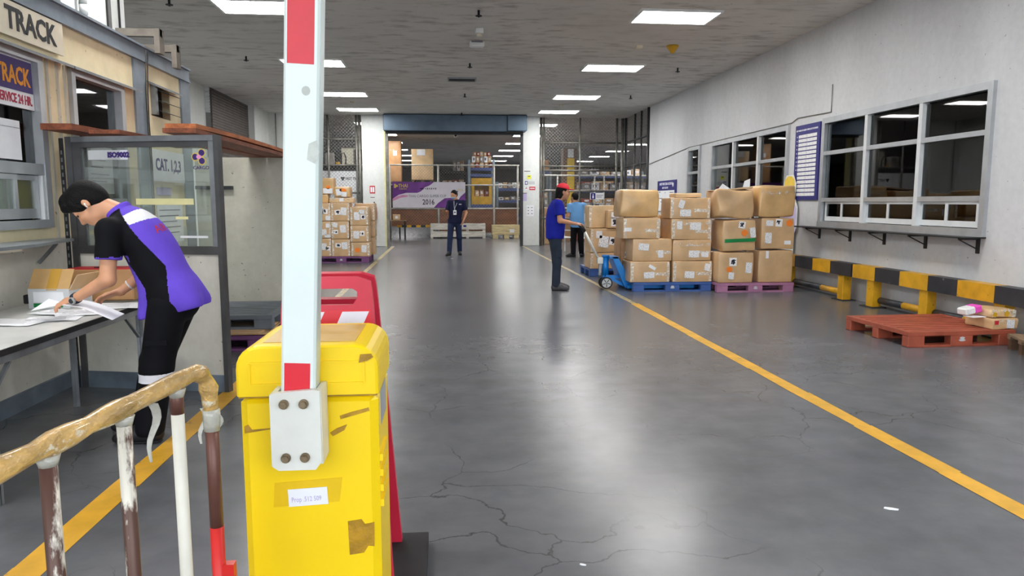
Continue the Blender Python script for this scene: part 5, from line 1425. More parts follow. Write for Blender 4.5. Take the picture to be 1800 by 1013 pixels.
# striped low bar and crates in front of the fence
t = thing('striped_bar', 'yellow and black striped low bar before the warehouse fence', 'guard rail', (-1.3, 29.2, 0))
b = MB()
for k in range(8): b.m(k % 2).bx(-2.0 + k * .19, -1.81 + k * .19, 29.16, 29.24, .44, .53)
b.build('bar', ['guard_yellow', 'guard_black'], t)
for x in (-1.9, -.56): MB().bx(x - .03, x + .03, 29.17, 29.23, 0, .44).build('post', 'steel_dark', t)
t = thing('white_crate', 'long white slatted wooden crate behind the masked man', 'crate', (.45, 28.95, 0))
for z0, z1 in ((.07, .29), (.36, .58)):
    for yy in (28.72, 29.08): MB().bx(-.65, 1.55, yy - .012, yy + .012, z0, z1).build('side_board', 'wood_white', t)
for x in (-.6, .83, 1.5):
    for yy in (28.76, 29.05): MB().bx(x - .05, x + .05, yy - .028, yy + .028, 0, .56).build('corner_post', 'wood_white', t)
for k in range(4): MB().bx(-.65, 1.55, 28.71 + k * .095, 28.79 + k * .095, .58, .6).build('top_board', 'wood_white', t)
sticker(t, frame((.72, 28.706, .5), (1, 0, 0), (0, 0, 1)), .12, .08, 'blue_print', 'blue_mark')
sticker(t, frame((.52, 28.706, .5), (1, 0, 0), (0, 0, 1)), .2, .1, 'lilac_paper', 'paper_mark')
t = thing('wooden_crate', 'pale plywood crate on blocks beside the long white crate', 'crate', (2.37, 28.95, 0))
MB().bev((2.37, 28.95, .34), (1.12, .5, .4), .012).build('box', 'wood_pale', t)
for x in (1.95, 2.4, 2.8): MB().bx(x - .1, x + .1, 28.7, 29.2, 0, .14).build('skid_block', 'wood_pale', t)
for x in (1.9, 2.85): MB().bx(x - .05, x + .05, 28.685, 28.7, .14, .54).build('batten', 'wood_pale', t)
sticker(t, frame((2.62, 28.694, .3), (1, 0, 0), (0, 0, 1)), .18, .14, 'white_paper', 'paper_label')
t = thing('small_table', 'small dark table with a carton at the left of warehouse opening', 'table', (-1.95, 28.7, 0))
MB().bx(-2.3, -1.62, 28.45, 28.95, .70, .74).build('tabletop', 'wood_brown', t)
for x in (-2.26, -1.66):
    for yy in (28.49, 28.91): MB().bx(x - .02, x + .02, yy - .02, yy + .02, 0, .70).build('leg', 'steel_dark', t)
carton('little carton on the small dark table in the warehouse', -2.12, -1.84, 28.55, .25, .742, .97, 'cardboard', stick=(('p', .0, 0, .1, .1, 0),), tape='')
# racks
def rack(label, x0, x1, y0, y1, top, levels, up='rack_grey', bm='rack_blue'):
    t = thing('storage_rack', label, 'rack', ((x0 + x1) / 2, (y0 + y1) / 2, 0))
    for x in (x0, x1):
        for y in (y0, y1): MB().bx(x - .05, x + .05, y - .04, y + .04, 0, top).build('upright', up, t)
    for z in levels:
        for y in (y0, y1): MB().bx(x0 + .05, x1 - .05, y - .025, y + .025, z - .12, z).build('beam', bm, t)
        MB().bx(x0, x1, y0 + .03, y1 - .03, z - .03, z - .005).build('deck', 'steel_dark', t)
    return t
rack('dark storage rack holding two big cartons behind the banner', -2.7, -.36, 31.0, 32.3, 2.3, [1.3, 2.28], 'steel_dark', 'steel_dark')
carton('very tall narrow carton on the rack behind the banner', -2.48, -1.92, 31.2, .7, 2.34, 4.05, 'cardboard_brown', stick=(('p', .1, .4, .16, .2, 0),), tape='m', group='big cartons on the racks')
carton('large cube carton on the rack behind the banner', -1.48, -.56, 31.2, .8, 2.42, 3.72, 'cardboard_pale', stick=(('p', -.1, .78, .35, .25, 0),), tape='m', group='big cartons on the racks')
b = MB(); b.bx(-1.5, -.54, 31.15, 32.1, 2.283, 2.30); [b.bx(x - .06, x + .06, 31.15, 32.1, 2.30, 2.39) for x in (-1.42, -1.02, -.62)]; b.bx(-1.5, -.54, 31.15, 32.1, 2.39, 2.415)
b.build('wooden_pallet', 'column_brown', None, (-1.02, 31.6, 2.283), 'dark pallet under the large cube carton on rack', 'pallet')
b = MB(); b.bx(-2.5, -1.9, 31.15, 32.0, 2.283, 2.335); b.build('wooden_pallet', 'column_brown', None, (-2.2, 31.6, 2.283), 'thin pallet board under the very tall narrow carton', 'pallet')
rack('blue grey rack with yellow bin and heaped parcels inside warehouse', 1.0, 2.07, 31.4, 32.4, 3.3, [.5, 1.35, 2.68, 2.95])
yb = thing('yellow_bin', 'yellow wire crate full of parcels in the blue grey rack', 'crate', (1.55, 31.9, 1.36))
b = MB(); b.bx(1.1, 1.98, 31.42, 31.46, 1.36, 1.7); b.bx(1.1, 1.98, 31.42, 31.46, 2.2, 2.5); b.bx(1.1, 1.22, 31.42, 31.46, 1.7, 2.2); b.bx(1.86, 1.98, 31.42, 31.46, 1.7, 2.2); b.bx(1.1, 1.98, 32.3, 32.34, 1.36, 2.5); b.bx(1.1, 1.14, 31.46, 32.3, 1.36, 2.5); b.bx(1.94, 1.98, 31.46, 32.3, 1.36, 2.5)
b.build('shell', 'bin_yellow', yb)
pcols = ['cardboard', 'cardboard_brown', 'parcel_grey', 'parcel_red', 'white_paper', 'cardboard_pale']
def parcels(n, x0, x1, y, z, gname, where, hmin=.12, hmax=.32, tiers=1):
    cn = {'cardboard': 'tan', 'cardboard_brown': 'brown', 'parcel_grey': 'grey', 'parcel_red': 'reddish', 'white_paper': 'white', 'cardboard_pale': 'pale tan'}
    zb = z; used = {}
    for tr in range(tiers):
        x = x0 + .06 * tr; mxh = 0; k = 0; w = (x1 - x0 - .12 * tr) / n
        hs = rng.uniform(hmin, hmax)
        while x + w <= x1 - .05 * tr + 1e-6:
            h = hs * rng.uniform(.75, 1.0) if tr == tiers - 1 else hs
            mt = pcols[(k * 2 + tr * 3 + int(x0 * 7)) % 6]
            tier = ('lower', 'upper', 'topmost')[tr] + ' layer ' if tiers > 1 else ''
            t = thing('parcel', '%s parcel %s, %s%s from left' % (cn[mt], where, tier, ords[k]), 'parcel', (x + w / 2, y, zb), rng.uniform(-.08, .08), gname)
            b = MB(); M = WM[t.name]
            b.bev((0, 0, h / 2), (w * .86, .34, h), .015, 0, M); b.build('wrapping', mt, t)
            sticker(t, M @ frame((rng.uniform(-.1, .1) * w, -.172, h * .55), (1, 0, 0), (0, 0, 1)), w * .4, h * .4, 'label_text' if mt != 'white_paper' else 'grey_print')
            x += w; k += 1
        zb += hs + .003
parcels(5, 1.05, 2.05, 31.7, 2.951, 'parcels heaped on the blue grey rack', 'heaped on the blue grey rack', .2, .28, 3)
parcels(3, 1.16, 1.92, 31.75, 1.37, 'parcels in the yellow crate', 'inside the yellow wire crate', .25, .35, 2)
rack('dark rack between banner and blue grey rack', -.25, .85, 32.6, 33.6, 2.9, [1.3, 2.25, 2.85], 'steel_dark', 'steel_dark')
parcels(4, -.2, .8, 32.9, 2.255, 'parcels on the dark rack', 'on the dark rack right of the cube carton', .2, .45, 1)
parcels(3, .3, .8, 32.9, 2.855, 'parcels on the dark rack', 'at the top of the dark rack', .35, .5, 1)
rack('grey rack near the right edge of the warehouse opening', 2.35, 3.55, 33.2, 34.2, 2.4, [.9, 1.55, 2.1])
parcels(5, 2.4, 3.5, 33.5, 2.105, 'parcels on the grey rack', 'on top of grey rack by opening edge', .15, .4, 1)
parcels(4, 2.4, 3.5, 33.5, 1.555, 'parcels on the grey rack', 'on lower deck of grey rack by opening edge', .15, .35, 1)
# right side, behind the tall fence
yc = thing('yellow_column', 'yellow and brown warehouse column behind the tall fence', 'column', (5.5, 32.0, 0))
MB().bx(5.2, 5.82, 31.8, 32.4, 0, 3.85).build('shaft', 'column_brown', yc)
MB().bx(5.38, 5.70, 31.77, 31.8, 0, 3.4).build('yellow_face', 'column_yellow', yc)
sticker(yc, frame((5.53, 31.77, 3.62), (1, 0, 0), (0, 0, 1)), .26, .38, 'grey_paper', 'number_plate')
fence('white pipe frame fence deep behind the tall chain link fence', (3.4, 30.2), (9.5, 30.2), 0, 2.6, [(.1, .04), (1.3, .035), (2.9, .035), (3.3, .035), (5.3, .06), (6.0, .06)], [2.58, 1.95, 1.2], 'pipe_white', .035, link=False, name='pipe_fence')
rack('blue beamed rack behind the white pipe fence, nearer one', 5.95, 9.9, 34.5, 35.7, 3.0, [1.2, 2.05, 2.75])
parcels(8, 6.1, 9.8, 34.8, 2.055, 'parcels on the blue beamed racks', 'amid the nearer blue beamed rack', .2, .45, 1)
parcels(7, 6.1, 9.8, 34.8, 1.205, 'parcels on the blue beamed racks', 'low in the nearer blue beamed rack', .2, .5, 1)
parcels(6, 6.4, 9.6, 34.8, 2.755, 'parcels on the blue beamed racks', 'atop the nearer blue beamed rack', .15, .4, 1)
rack('blue beamed rack behind the white pipe fence, farther one', 7.0, 12.5, 41, 42.2, 3.2, [1.4, 2.4, 3.0])
parcels(8, 7.1, 12.4, 41.3, 2.405, 'parcels on the far rack', 'high in the farther blue beamed rack', .2, .5, 1)
parcels(8, 7.1, 12.4, 41.3, 1.405, 'parcels on the far rack', 'low in the farther blue beamed rack', .2, .5, 1)
rack('grey rack behind the white column at the tall fence', 3.72, 4.8, 33.0, 34.0, 2.95, [1.2, 2.9])
carton('brown carton on the grey rack behind the white column', 4.15, 4.75, 33.1, .6, 2.905, 3.4, 'cardboard_brown', tape='')
parcels(4, 3.8, 4.75, 33.3, 1.205, 'parcels on the rack behind the column', 'on the rack behind right white column', .25, .5, 2)
for i, (x0, x1, z0, z1, mt) in enumerate(((3.25, 3.62, 0, .55, 'cardboard'), (3.27, 3.6, .56, .95, 'cardboard_pale'), (3.3, 3.58, .96, 1.25, 'cardboard_brown'))):
    carton('%s carton of the small pile behind the tall fence next to right column' % ('bottom', 'middle', 'top')[i], x0, x1, 24.6, .4, z0 + .003, z1, mt, tape='', group='cartons behind the tall fence')
for i, (x, y, h, mt) in enumerate(((4.3, 26.2, 1.0, 'cardboard_brown'), (4.9, 26.3, .85, 'parcel_red'), (5.5, 26.2, 1.15, 'cardboard_brown'), (6.3, 26.5, 1.2, 'cardboard'), (7.0, 26.4, .9, 'parcel_grey'))):
    carton('large carton on the floor behind the tall fence, %s from the right column' % ords[i], x - .27, x + .27, y, .5, .003, h, mt, tape='', group='big cartons behind the tall fence')
t = thing('blue_sign', 'blue and white pictogram sign hanging on the tall chain link fence', 'sign', (5.05, 23.84, 1.52))
MB().bx(4.83, 5.29, 23.82, 23.868, 1.54, 1.76).build('board', 'white_paper', t)
MB().bx(4.84, 5.0, 23.812, 23.82, 1.55, 1.75).build('pictogram', 'blue_print', t)
b = MB(); b.cyl((4.92, 23.809, 1.70), (4.92, 23.812, 1.70), .02, n=10); b.bx(4.895, 4.945, 23.809, 23.812, 1.58, 1.67); b.build('figure_mark', 'white_print', t)
for k in range(2): MB().bx(5.03, 5.26 - .04 * k, 23.816, 23.82, 1.67 - k * .06, 1.69 - k * .06).build('text_line', 'grey_print', t)
# pedestal fan by the side fence
t = thing('wall_fan', 'black fan standing behind the dark side fence', 'fan', (6.6, 22.6, 0))
b = MB(); b.cyl((6.6, 22.6, 0), (6.6, 22.6, 1.7), .025, n=8); b.build('stand', 'black_metal', t)
b = MB(); b.cyl((6.6, 22.6, 0), (6.6, 22.6, .04), .25, n=20); b.build('base', 'black_metal', t)
b = MB()
for k in range(5):
    rr = .05 + k * .055; pts = [(6.6 + rr * math.cos(2 * PI * q / 20), 22.5, 1.85 + rr * math.sin(2 * PI * q / 20)) for q in range(21)]; b.tube(pts, .006, 5)
for k in range(10):
    a = 2 * PI * k / 10; b.cyl((6.6, 22.5, 1.85), (6.6 + .27 * math.cos(a), 22.5, 1.85 + .27 * math.sin(a)), .005, n=4)
b.build('grille', 'black_metal', t)
for k in range(3):
    MB().box((.11, .03, 0), (.2, .01, .11), 0, Matrix.Translation((6.6, 22.5, 1.85)) @ Matrix.Rotation(k * 2 * PI / 3, 4, 'Y')).build('blade', 'steel_dark', t)
MB().cyl((6.6, 22.52, 1.85), (6.6, 22.66, 1.85), .07, n=12).build('motor', 'black_metal', t)
# dome camera under the warehouse ceiling
t = thing('security_camera', 'white security camera under the ceiling inside warehouse opening', 'camera', (.4, 27.0, 3.8))
MB().cyl((.36, 27.0, 3.95), (.36, 27.0, CEIL), .02, n=8).build('mount', 'white_plastic', t)
MB().bev((.36, 26.95, 3.9), (.12, .28, .12), .03).build('housing', 'white_plastic', t)
MB().cyl((.36, 26.8, 3.9), (.36, 26.82, 3.9), .045, n=12).build('lens', 'black_metal', t)
# ================================================================ PEOPLE (signed distance fields turned into one skin each)
def nrm(v): v = np.asarray(v, float); return v / np.linalg.norm(v)
def cap(a, b, ra, rb=None, k=.02): return ('c', np.asarray(a, float), np.asarray(b, float), ra, ra if rb is None else rb, k)
def flat(a, b, ra, rb=None, k=.02): return ('c', np.asarray(a, float), np.asarray(b, float), ra, ra if rb is None else rb, 'flat', k)
def ell(c, axes, radii, k=.02): return ('e', np.asarray(c, float), np.array([nrm(x) for x in axes]), np.asarray(radii, float), k)
def sdf_mesh(prims, res, cuts=(), sub=()):
    lo = np.full(3, 1e9); hi = np.full(3, -1e9); bbs = []
    for p in prims:
        if p[0] == 'c': r = max(p[3], p[4]); l = np.minimum(p[1], p[2]) - r; h = np.maximum(p[1], p[2]) + r
        else: r = p[3].max(); l = p[1] - r; h = p[1] + r
        bbs.append((l, h)); lo = np.minimum(lo, l); hi = np.maximum(hi, h)
    lo -= 3 * res; hi += 3 * res
    n = np.ceil((hi - lo) / res).astype(int) + 1
    G = np.full(n, 1.0, np.float32)
    ax = [lo[i] + res * np.arange(n[i]) for i in range(3)]
    def ev(p, sl):
        X = ax[0][sl[0]][:, None, None]; Y = ax[1][sl[1]][None, :, None]; Z = ax[2][sl[2]][None, None, :]
        if p[0] == 'c':
            a, b = p[1], p[2]; d = b - a; L2 = max(d @ d, 1e-12)
            t = np.clip(((X - a[0]) * d[0] + (Y - a[1]) * d[1] + (Z - a[2]) * d[2]) / L2, 0, 1)
            if p[-2] == 'flat':
                tu = ((X - a[0]) * d[0] + (Y - a[1]) * d[1] + (Z - a[2]) * d[2]) / L2; t = np.maximum(tu, 0)
                return np.maximum(np.sqrt((X - a[0] - t * d[0]) ** 2 + (Y - a[1] - t * d[1]) ** 2 + (Z - a[2] - t * d[2]) ** 2) - (p[3] + (p[4] - p[3]) * np.clip(t, 0, 1)), (tu - 1) * math.sqrt(L2))
            return np.sqrt((X - a[0] - t * d[0]) ** 2 + (Y - a[1] - t * d[1]) ** 2 + (Z - a[2] - t * d[2]) ** 2) - (p[3] + (p[4] - p[3]) * t)
        c, A, rd = p[1], p[2], p[3]
        q = [(X - c[0]) * A[i][0] + (Y - c[1]) * A[i][1] + (Z - c[2]) * A[i][2] for i in range(3)]
        k0 = np.sqrt(sum((q[i] / rd[i]) ** 2 for i in range(3))); k1 = np.sqrt(sum((q[i] / rd[i] ** 2) ** 2 for i in range(3)))
        return k0 * (k0 - 1) / np.maximum(k1, 1e-6)
    for p, (l, h) in zip(prims, bbs):
        k = p[-1]; m = k + 3 * res
        i0 = np.maximum(((l - m - lo) / res).astype(int), 0); i1 = np.minimum(((h + m - lo) / res).astype(int) + 2, n)
        sl = tuple(slice(i0[i], i1[i]) for i in range(3))
        d = ev(p, sl).astype(np.float32); g = G[sl]
        hh = np.maximum(k - np.abs(d - g), 0) / k
        G[sl] = np.minimum(d, g) - hh * hh * k * .25
    for p in sub:
        sl = (slice(0, n[0]), slice(0, n[1]), slice(0, n[2])); G = np.maximum(G, -ev(p, sl).astype(np.float32))
    for pt, nr in cuts:
        nr = nrm(nr)
        G = np.maximum(G, ((ax[0][:, None, None] - pt[0]) * nr[0] + (ax[1][None, :, None] - pt[1]) * nr[1] + (ax[2][None, None, :] - pt[2]) * nr[2]).astype(np.float32))
    # naive surface nets
    s = G < 0
    c = [s[i:n[0] - 1 + i, j:n[1] - 1 + j, k:n[2] - 1 + k] for i in (0, 1) for j in (0, 1) for k in (0, 1)]
    anyc = c[0].copy(); allc = c[0].copy()
    for q in c[1:]: anyc |= q; allc &= q
    act = anyc & ~allc
    ids = np.argwhere(act); idx = np.full(act.shape, -1, np.int64); idx[act] = np.arange(len(ids))
    I, J, K = ids.T
    cor = {(i, j, k): G[I + i, J + j, K + k] for i in (0, 1) for j in (0, 1) for k in (0, 1)}
    pos = np.zeros((len(ids), 3)); cnt = np.zeros(len(ids))
    for a in cor:
        for axn in range(3):
            if a[axn] == 0:
                b_ = list(a); b_[axn] = 1; b_ = tuple(b_)
                va, vb = cor[a], cor[b_]; m = (va < 0) != (vb < 0)
                t = np.where(m, va / np.where(m, va - vb, 1), 0)
                for q in range(3):
                    pos[:, q] += np.where(m, a[q] + (t if q == axn else 0), 0)
                cnt += m
    pos = (pos / np.maximum(cnt, 1)[:, None] + ids) * res + lo
    faces = []
    for axn in range(3):
        o1, o2 = (axn + 1) % 3, (axn + 2) % 3
        sl0 = [slice(None)] * 3; sl1 = [slice(None)] * 3
        sl0[axn] = slice(0, n[axn] - 1); sl1[axn] = slice(1, n[axn])
        a, b_ = s[tuple(sl0)], s[tuple(sl1)]
        e = np.argwhere(a != b_)
        e = e[(e[:, o1] > 0) & (e[:, o2] > 0) & (e[:, o1] < n[o1] - 1) & (e[:, o2] < n[o2] - 1)]
        ins = a[tuple(e.T)]
        def cell(d1, d2):
            q = e.copy(); q[:, o1] -= d1; q[:, o2] -= d2; return idx[tuple(q.T)]
        F = np.stack([cell(1, 1), cell(0, 1), cell(0, 0), cell(1, 0)], 1)
        F[~ins] = F[~ins][:, ::-1]
        faces.append(F)
    F = np.concatenate(faces)
    # two rounds of gentle smoothing
    for _ in range(2):
        acc = np.zeros_like(pos); ct = np.zeros(len(pos))
        for i in range(4):
            np.add.at(acc, F[:, i], pos[F[:, (i + 1) % 4]]); np.add.at(ct, F[:, i], 1)
        pos = pos * .5 + .5 * acc / np.maximum(ct, 1)[:, None]
    return pos, F
def np_obj(name, V, F, mats, parent, mi=None):
    inv = np.array(wm(parent).inverted())
    V = V @ inv[:3, :3].T + inv[:3, 3]
    me = bpy.data.meshes.new(name)
    me.vertices.add(len(V)); me.vertices.foreach_set('co', V.astype(np.float32).ravel())
    me.loops.add(len(F) * 4); me.loops.foreach_set('vertex_index', F.astype(np.int32).ravel())
    me.polygons.add(len(F)); me.polygons.foreach_set('loop_start', np.arange(0, len(F) * 4, 4, dtype=np.int32))
    try: me.polygons.foreach_set('loop_total', np.full(len(F), 4, np.int32))
    except Exception: pass
    if not isinstance(mats, (list, tuple)): mats = [mats]
    for m in mats: me.materials.append(MATS[m])
    if mi is not None: me.polygons.foreach_set('material_index', mi.astype(np.int32))
    me.polygons.foreach_set('use_smooth', np.ones(len(F), bool))
    me.update(calc_edges=True); me.validate()
    o = bpy.data.objects.new(name, me); col.objects.link(o); o.parent = parent; WM[o.name] = wm(parent)
    return o
def head_prims(c, f, u, sc=1.0):
    f = nrm(f); u = nrm(np.asarray(u) - f * np.dot(u, f)); s = np.cross(u, f)      # s points to the person's left
    P = lambda a, b, d: c + (f * a + s * b + u * d) * sc
    A = (f, s, u); q = sc
    pr = [ell(P(-.012, 0, .032), A, (.097 * q, .077 * q, .093 * q), .02), ell(P(.03, 0, -.04), A, (.066 * q, .06 * q, .078 * q), .03),
          cap(P(.062, .012, -.1), P(.062, -.012, -.1), .02 * q, None, .02), cap(P(.088, 0, .012), P(.108, 0, -.026), .007 * q, .0115 * q, .012),
          cap(P(.098, .010, -.03), P(.098, -.010, -.03), .009 * q, None, .008), ell(P(.07, 0, .024), A, (.022 * q, .05 * q, .014 * q), .02),
          ell(P(.084, 0, -.062), A, (.012 * q, .022 * q, .010 * q), .008)]
    for sd in (-1, 1):
        pr += [ell(P(-.008, sd * .077, -.008), A, (.018 * q, .008 * q, .03 * q), .006), cap(P(-.008, sd * .079, .015), P(-.014, sd * .08, -.0), .006 * q, None, .004),
               ell(P(.058, sd * .038, -.03), A, (.028 * q, .022 * q, .026 * q), .02)]
    return pr, P, (f, s, u)
def hand_prims(w, d, pn, thumb, sc=1.0, curl=.35, spread=.0):
    """w wrist, d finger direction, pn palm normal (side the palm faces), thumb = +1/-1 side along lat = d x pn"""
    d = nrm(d); pn = nrm(np.asarray(pn) - d * np.dot(pn, d)); lat = np.cross(d, pn) * thumb
    w = np.asarray(w, float); pr = []
    for o, l in ((.026, .078), (.009, .084), (-.009, .082), (-.026, .074)):
        pr.append(cap(w + d * .012 * sc + lat * o * .6 * sc, w + d * l * sc + lat * o * sc, .0135 * sc, .0115 * sc, .012))
    for o, l, L3 in ((.026, .078, (.040, .024, .019)), (.009, .084, (.045, .028, .021)), (-.009, .082, (.042, .026, .02)), (-.026, .074, (.032, .02, .018))):
        p = w + d * l * sc + lat * o * sc; a = curl * .5; r = .0092 * sc
        for i, ln in enumerate(L3):
            dd = d * math.cos(a) + pn * math.sin(a) + lat * o * spread
            q = p + nrm(dd) * ln * sc; pr.append(cap(p, q, r, r * .9, .004)); p = q; a += curl; r *= .9
    p = w + d * .025 * sc + lat * .026 * sc; dd = nrm(d * .75 + lat * .62 + pn * .25)
    q = p + dd * .042 * sc; pr.append(cap(p, q, .0135 * sc, .0105 * sc, .01)); dd = nrm(d * .95 + lat * .25 + pn * .25); pr.append(cap(q, q + dd * .034 * sc, .0102 * sc, .0085 * sc, .004))
    return pr
def person(label, base, J, M, res=.007, group=None, face=True, sleeve=.62, extra_body=(), shirt_cut=None, opts=None, pose_hands=None, rc=None):
    """J: joints (world). M: material names. Returns the root; the skin is one mesh, clothing and hair are children."""
    o = dict(sc=1.0, chest=(.118, .168, .19), waist=(.112, .15, .17), hips=(.125, .168, .14), shoe='shoe_black'); o.update(opts or {})
    J = {k: np.asarray(v, float) for k, v in J.items()}; sc = o['sc']
    t = thing('person', label, 'person', base, 0, group)
    up1 = nrm(J['neck'] - J['chest']); up0 = nrm(J['chest'] - J['pelvis']); lat = nrm(J['sl'] - J['sr']); lat0 = nrm(J['hl'] - J['hr'])
    def fr(u, s): s = nrm(s - u * np.dot(s, u)); return (np.cross(s, u), s, u)         # (front, left, up)
    F1, F0 = fr(up1, lat), fr(up0, lat0)
    Fp = fr(nrm(up0 * .6 + np.array([0, 0, .4])), lat0)
    hp, HP, (hf, hs, hu) = head_prims(J['head'], J['face'], J['hup'], sc * o.get('hsc', 1))
    body = list(hp)
    body += [cap(HP(-.025, 0, -.055), J['neck'] + up1 * .0, .054 * sc, .06 * sc, .03), ell(J['chest'], F1, np.array(o['chest']), .04), ell((J['chest'] + J['pelvis']) / 2, F0, np.array(o['waist']), .05), ell(J['pelvis'], Fp, np.array(o['hips']), .05),
             cap(J['sl'], J['sr'], .058 * sc, None, .04)]
    for s_ in 'lr':
        body += [cap(J['s' + s_], J['e' + s_], .049 * sc, .041 * sc, .025), cap(J['e' + s_], J['w' + s_], .041 * sc, .026 * sc, .02), cap(J['w' + s_], J['w' + s_] + (J['w' + s_] - J['e' + s_]) * .04, .026 * sc, .022 * sc, .012),
                 cap(J['h' + s_], J['k' + s_], .082 * sc, .056 * sc, .04), cap(J['k' + s_], J['a' + s_], .054 * sc, .036 * sc, .03), cap(J['a' + s_], J['t' + s_], .03 * sc, .022 * sc, .02)]
        hd = pose_hands[s_]
        body += hand_prims(J['w' + s_], hd[0], hd[1], hd[2], sc, hd[3])
    body += list(extra_body)
    V, F = sdf_mesh(body, res); np_obj('body', V, F, M['skin'], t)
    # shirt
    ch = np.array(o['chest']) + .016; wa = np.array(o['waist']) + .018; hi = np.array(o['hips']) + .020
    sh = [ell(J['chest'], F1, ch, .04), ell((J['chest'] + J['pelvis']) / 2, F0, wa + o.get('loose', 0), .06), ell(J['pelvis'], Fp, hi + o.get('loose', 0) * .5, .06), cap(J['sl'], J['sr'], .068 * sc, None, .04), cap(J['neck'] - up1 * .03, J['neck'] + up1 * .012, .082 * sc, .066 * sc, .02)]
    for s_ in 'lr':
        d = J['e' + s_] - J['s' + s_]; sh.append(flat(J['s' + s_], J['s' + s_] + d * sleeve, .067 * sc, .071 * sc, .03))
    sh += o.get('shirt_extra', [])
    cuts = [(J['neck'] + up1 * .028 * sc, up1), (J['hem'], J.get('hemn', np.array([0, 0, -1.])))]
    for s_ in 'lr':
        pass
    V, F = sdf_mesh(sh, rc or res, cuts)
    mi = None
    if o.get('paint') is not None: mi = o['paint'](V[F].mean(1))
    np_obj('shirt', V, F, M['shirt'], t, mi)
    # trousers
    tr = [ell(J['pelvis'], Fp, np.array(o['hips']) + .008, .05)]
    for s_ in 'lr':
        tr += [cap(J['h' + s_], J['k' + s_], (.094 + o.get('baggy', 0)) * sc, (.075 + o.get('baggy', 0)) * sc, .03), cap(J['k' + s_], J['a' + s_] + np.array([0, 0, .01]), (.074 + o.get('baggy', 0)) * sc, (.066 + o.get('baggy', 0)) * sc, .03)]
    V, F = sdf_mesh(tr, rc or res, [(np.array([0, 0, min(J['al'][2], J['ar'][2]) - .03]), np.array([0, 0, -1.])), (J['pelvis'] + up0 * .12, up0)])
    mi = o['paint_t'](V[F].mean(1)) if o.get('paint_t') is not None else None
    np_obj('trousers', V, F, M['trousers'], t, mi)
    for s_ in 'lr':
        a, tt = J['a' + s_], J['t' + s_]; d = nrm((tt - a) * np.array([1, 1, 0])); sd = np.cross([0, 0, 1.], d); gz = o.get('ground', {}).get(s_, 0.0); q = np.array([0, 0, gz])
        hl = a * np.array([1, 1, 0]) - d * .03
        sp = [cap(hl + [0, 0, .045] + q, tt * [1, 1, 0] + [0, 0, .035] + q, .042, .034, .02), cap(hl + [0, 0, .06] + q, hl + d * .03 + [0, 0, .105] + q, .046, .05, .02), cap(hl + d * .05 + [0, 0, .085] + q, tt * [1, 1, 0] - d * .03 + [0, 0, .05] + q, .046, .04, .03), ell(tt * [1, 1, 0] + [0, 0, .035] + q, (d, sd, (0, 0, 1)), (.06, .045, .035), .02)]
        V, F = sdf_mesh(sp, .008, [((0, 0, .012 + gz), (0, 0, -1))])
        so = np_obj('shoe', V, F, o['shoe'], t)
        V2, F2 = sdf_mesh([cap(hl + [0, 0, .02] + q, tt * [1, 1, 0] + [0, 0, .02] + q, .042, .04, .02)], .008, [((0, 0, .003 + gz), (0, 0, -1)), ((0, 0, .016 + gz), (0, 0, 1))])
        np_obj('sole', V2, F2, o.get('sole', 'black_rubber'), so)
    # hair
    if o.get('hair', True):
        pr = [ell(HP(-.018, 0, .042), (hf, hs, hu), np.array([.1, .083, .094]) * sc, .02), ell(HP(-.045, 0, .0), (hf, hs, hu), np.array([.07, .08, .085]) * sc, .03)] + o.get('hair_extra', lambda P, A: [])(HP, (hf, hs, hu))
        hc = o.get('hair_cut', (.03, .02, 1.0, -.75))      # plane that bares the face
        cuts = [(HP(hc[0], 0, hc[1]), hf * hc[2] + hu * hc[3])]
        subs = [ell(HP(-.004, sd * .088, -.022), (hf, hs, hu), np.array([.026, .03, .034]) * sc) for sd in (-1, 1)]
        V, F = sdf_mesh(pr, min(res, .006), cuts if o.get('hair_plane', True) else (), subs)
        np_obj('hair', V, F, 'hair', t)
    if face:
        for sd in (-1, 1):
            b = MB(); b.v = []
            V, F = sdf_mesh([ell(HP(.081, sd * .031, .002), (hf, hs, hu), np.array([.010, .014, .0065]) * sc)], .0025); np_obj('eye', V, F, 'eye_dark', t)
            V, F = sdf_mesh([cap(HP(.092, sd * .016, .022), HP(.08, sd * .046, .024), .004 * sc, .003 * sc, .004)], .0025); np_obj('eyebrow', V, F, 'hair', t)
        V, F = sdf_mesh([ell(HP(.089, 0, -.062), (hf, hs, hu), np.array([.010, .021, .0075]) * sc)], .0025); np_obj('lips', V, F, 'lip', t)
    return t, HP, (hf, hs, hu), (F1, F0)

def inpoly(P, poly):
    x, z = P[:, 0], P[:, 1]; r = np.zeros(len(P), bool); n = len(poly)
    for i in range(n):
        x0, z0 = poly[i]; x1, z1 = poly[(i + 1) % n]
        c = ((z0 > z) != (z1 > z)) & (x < (x1 - x0) * (z - z0) / ((z1 - z0) or 1e-9) + x0); r ^= c
    return r
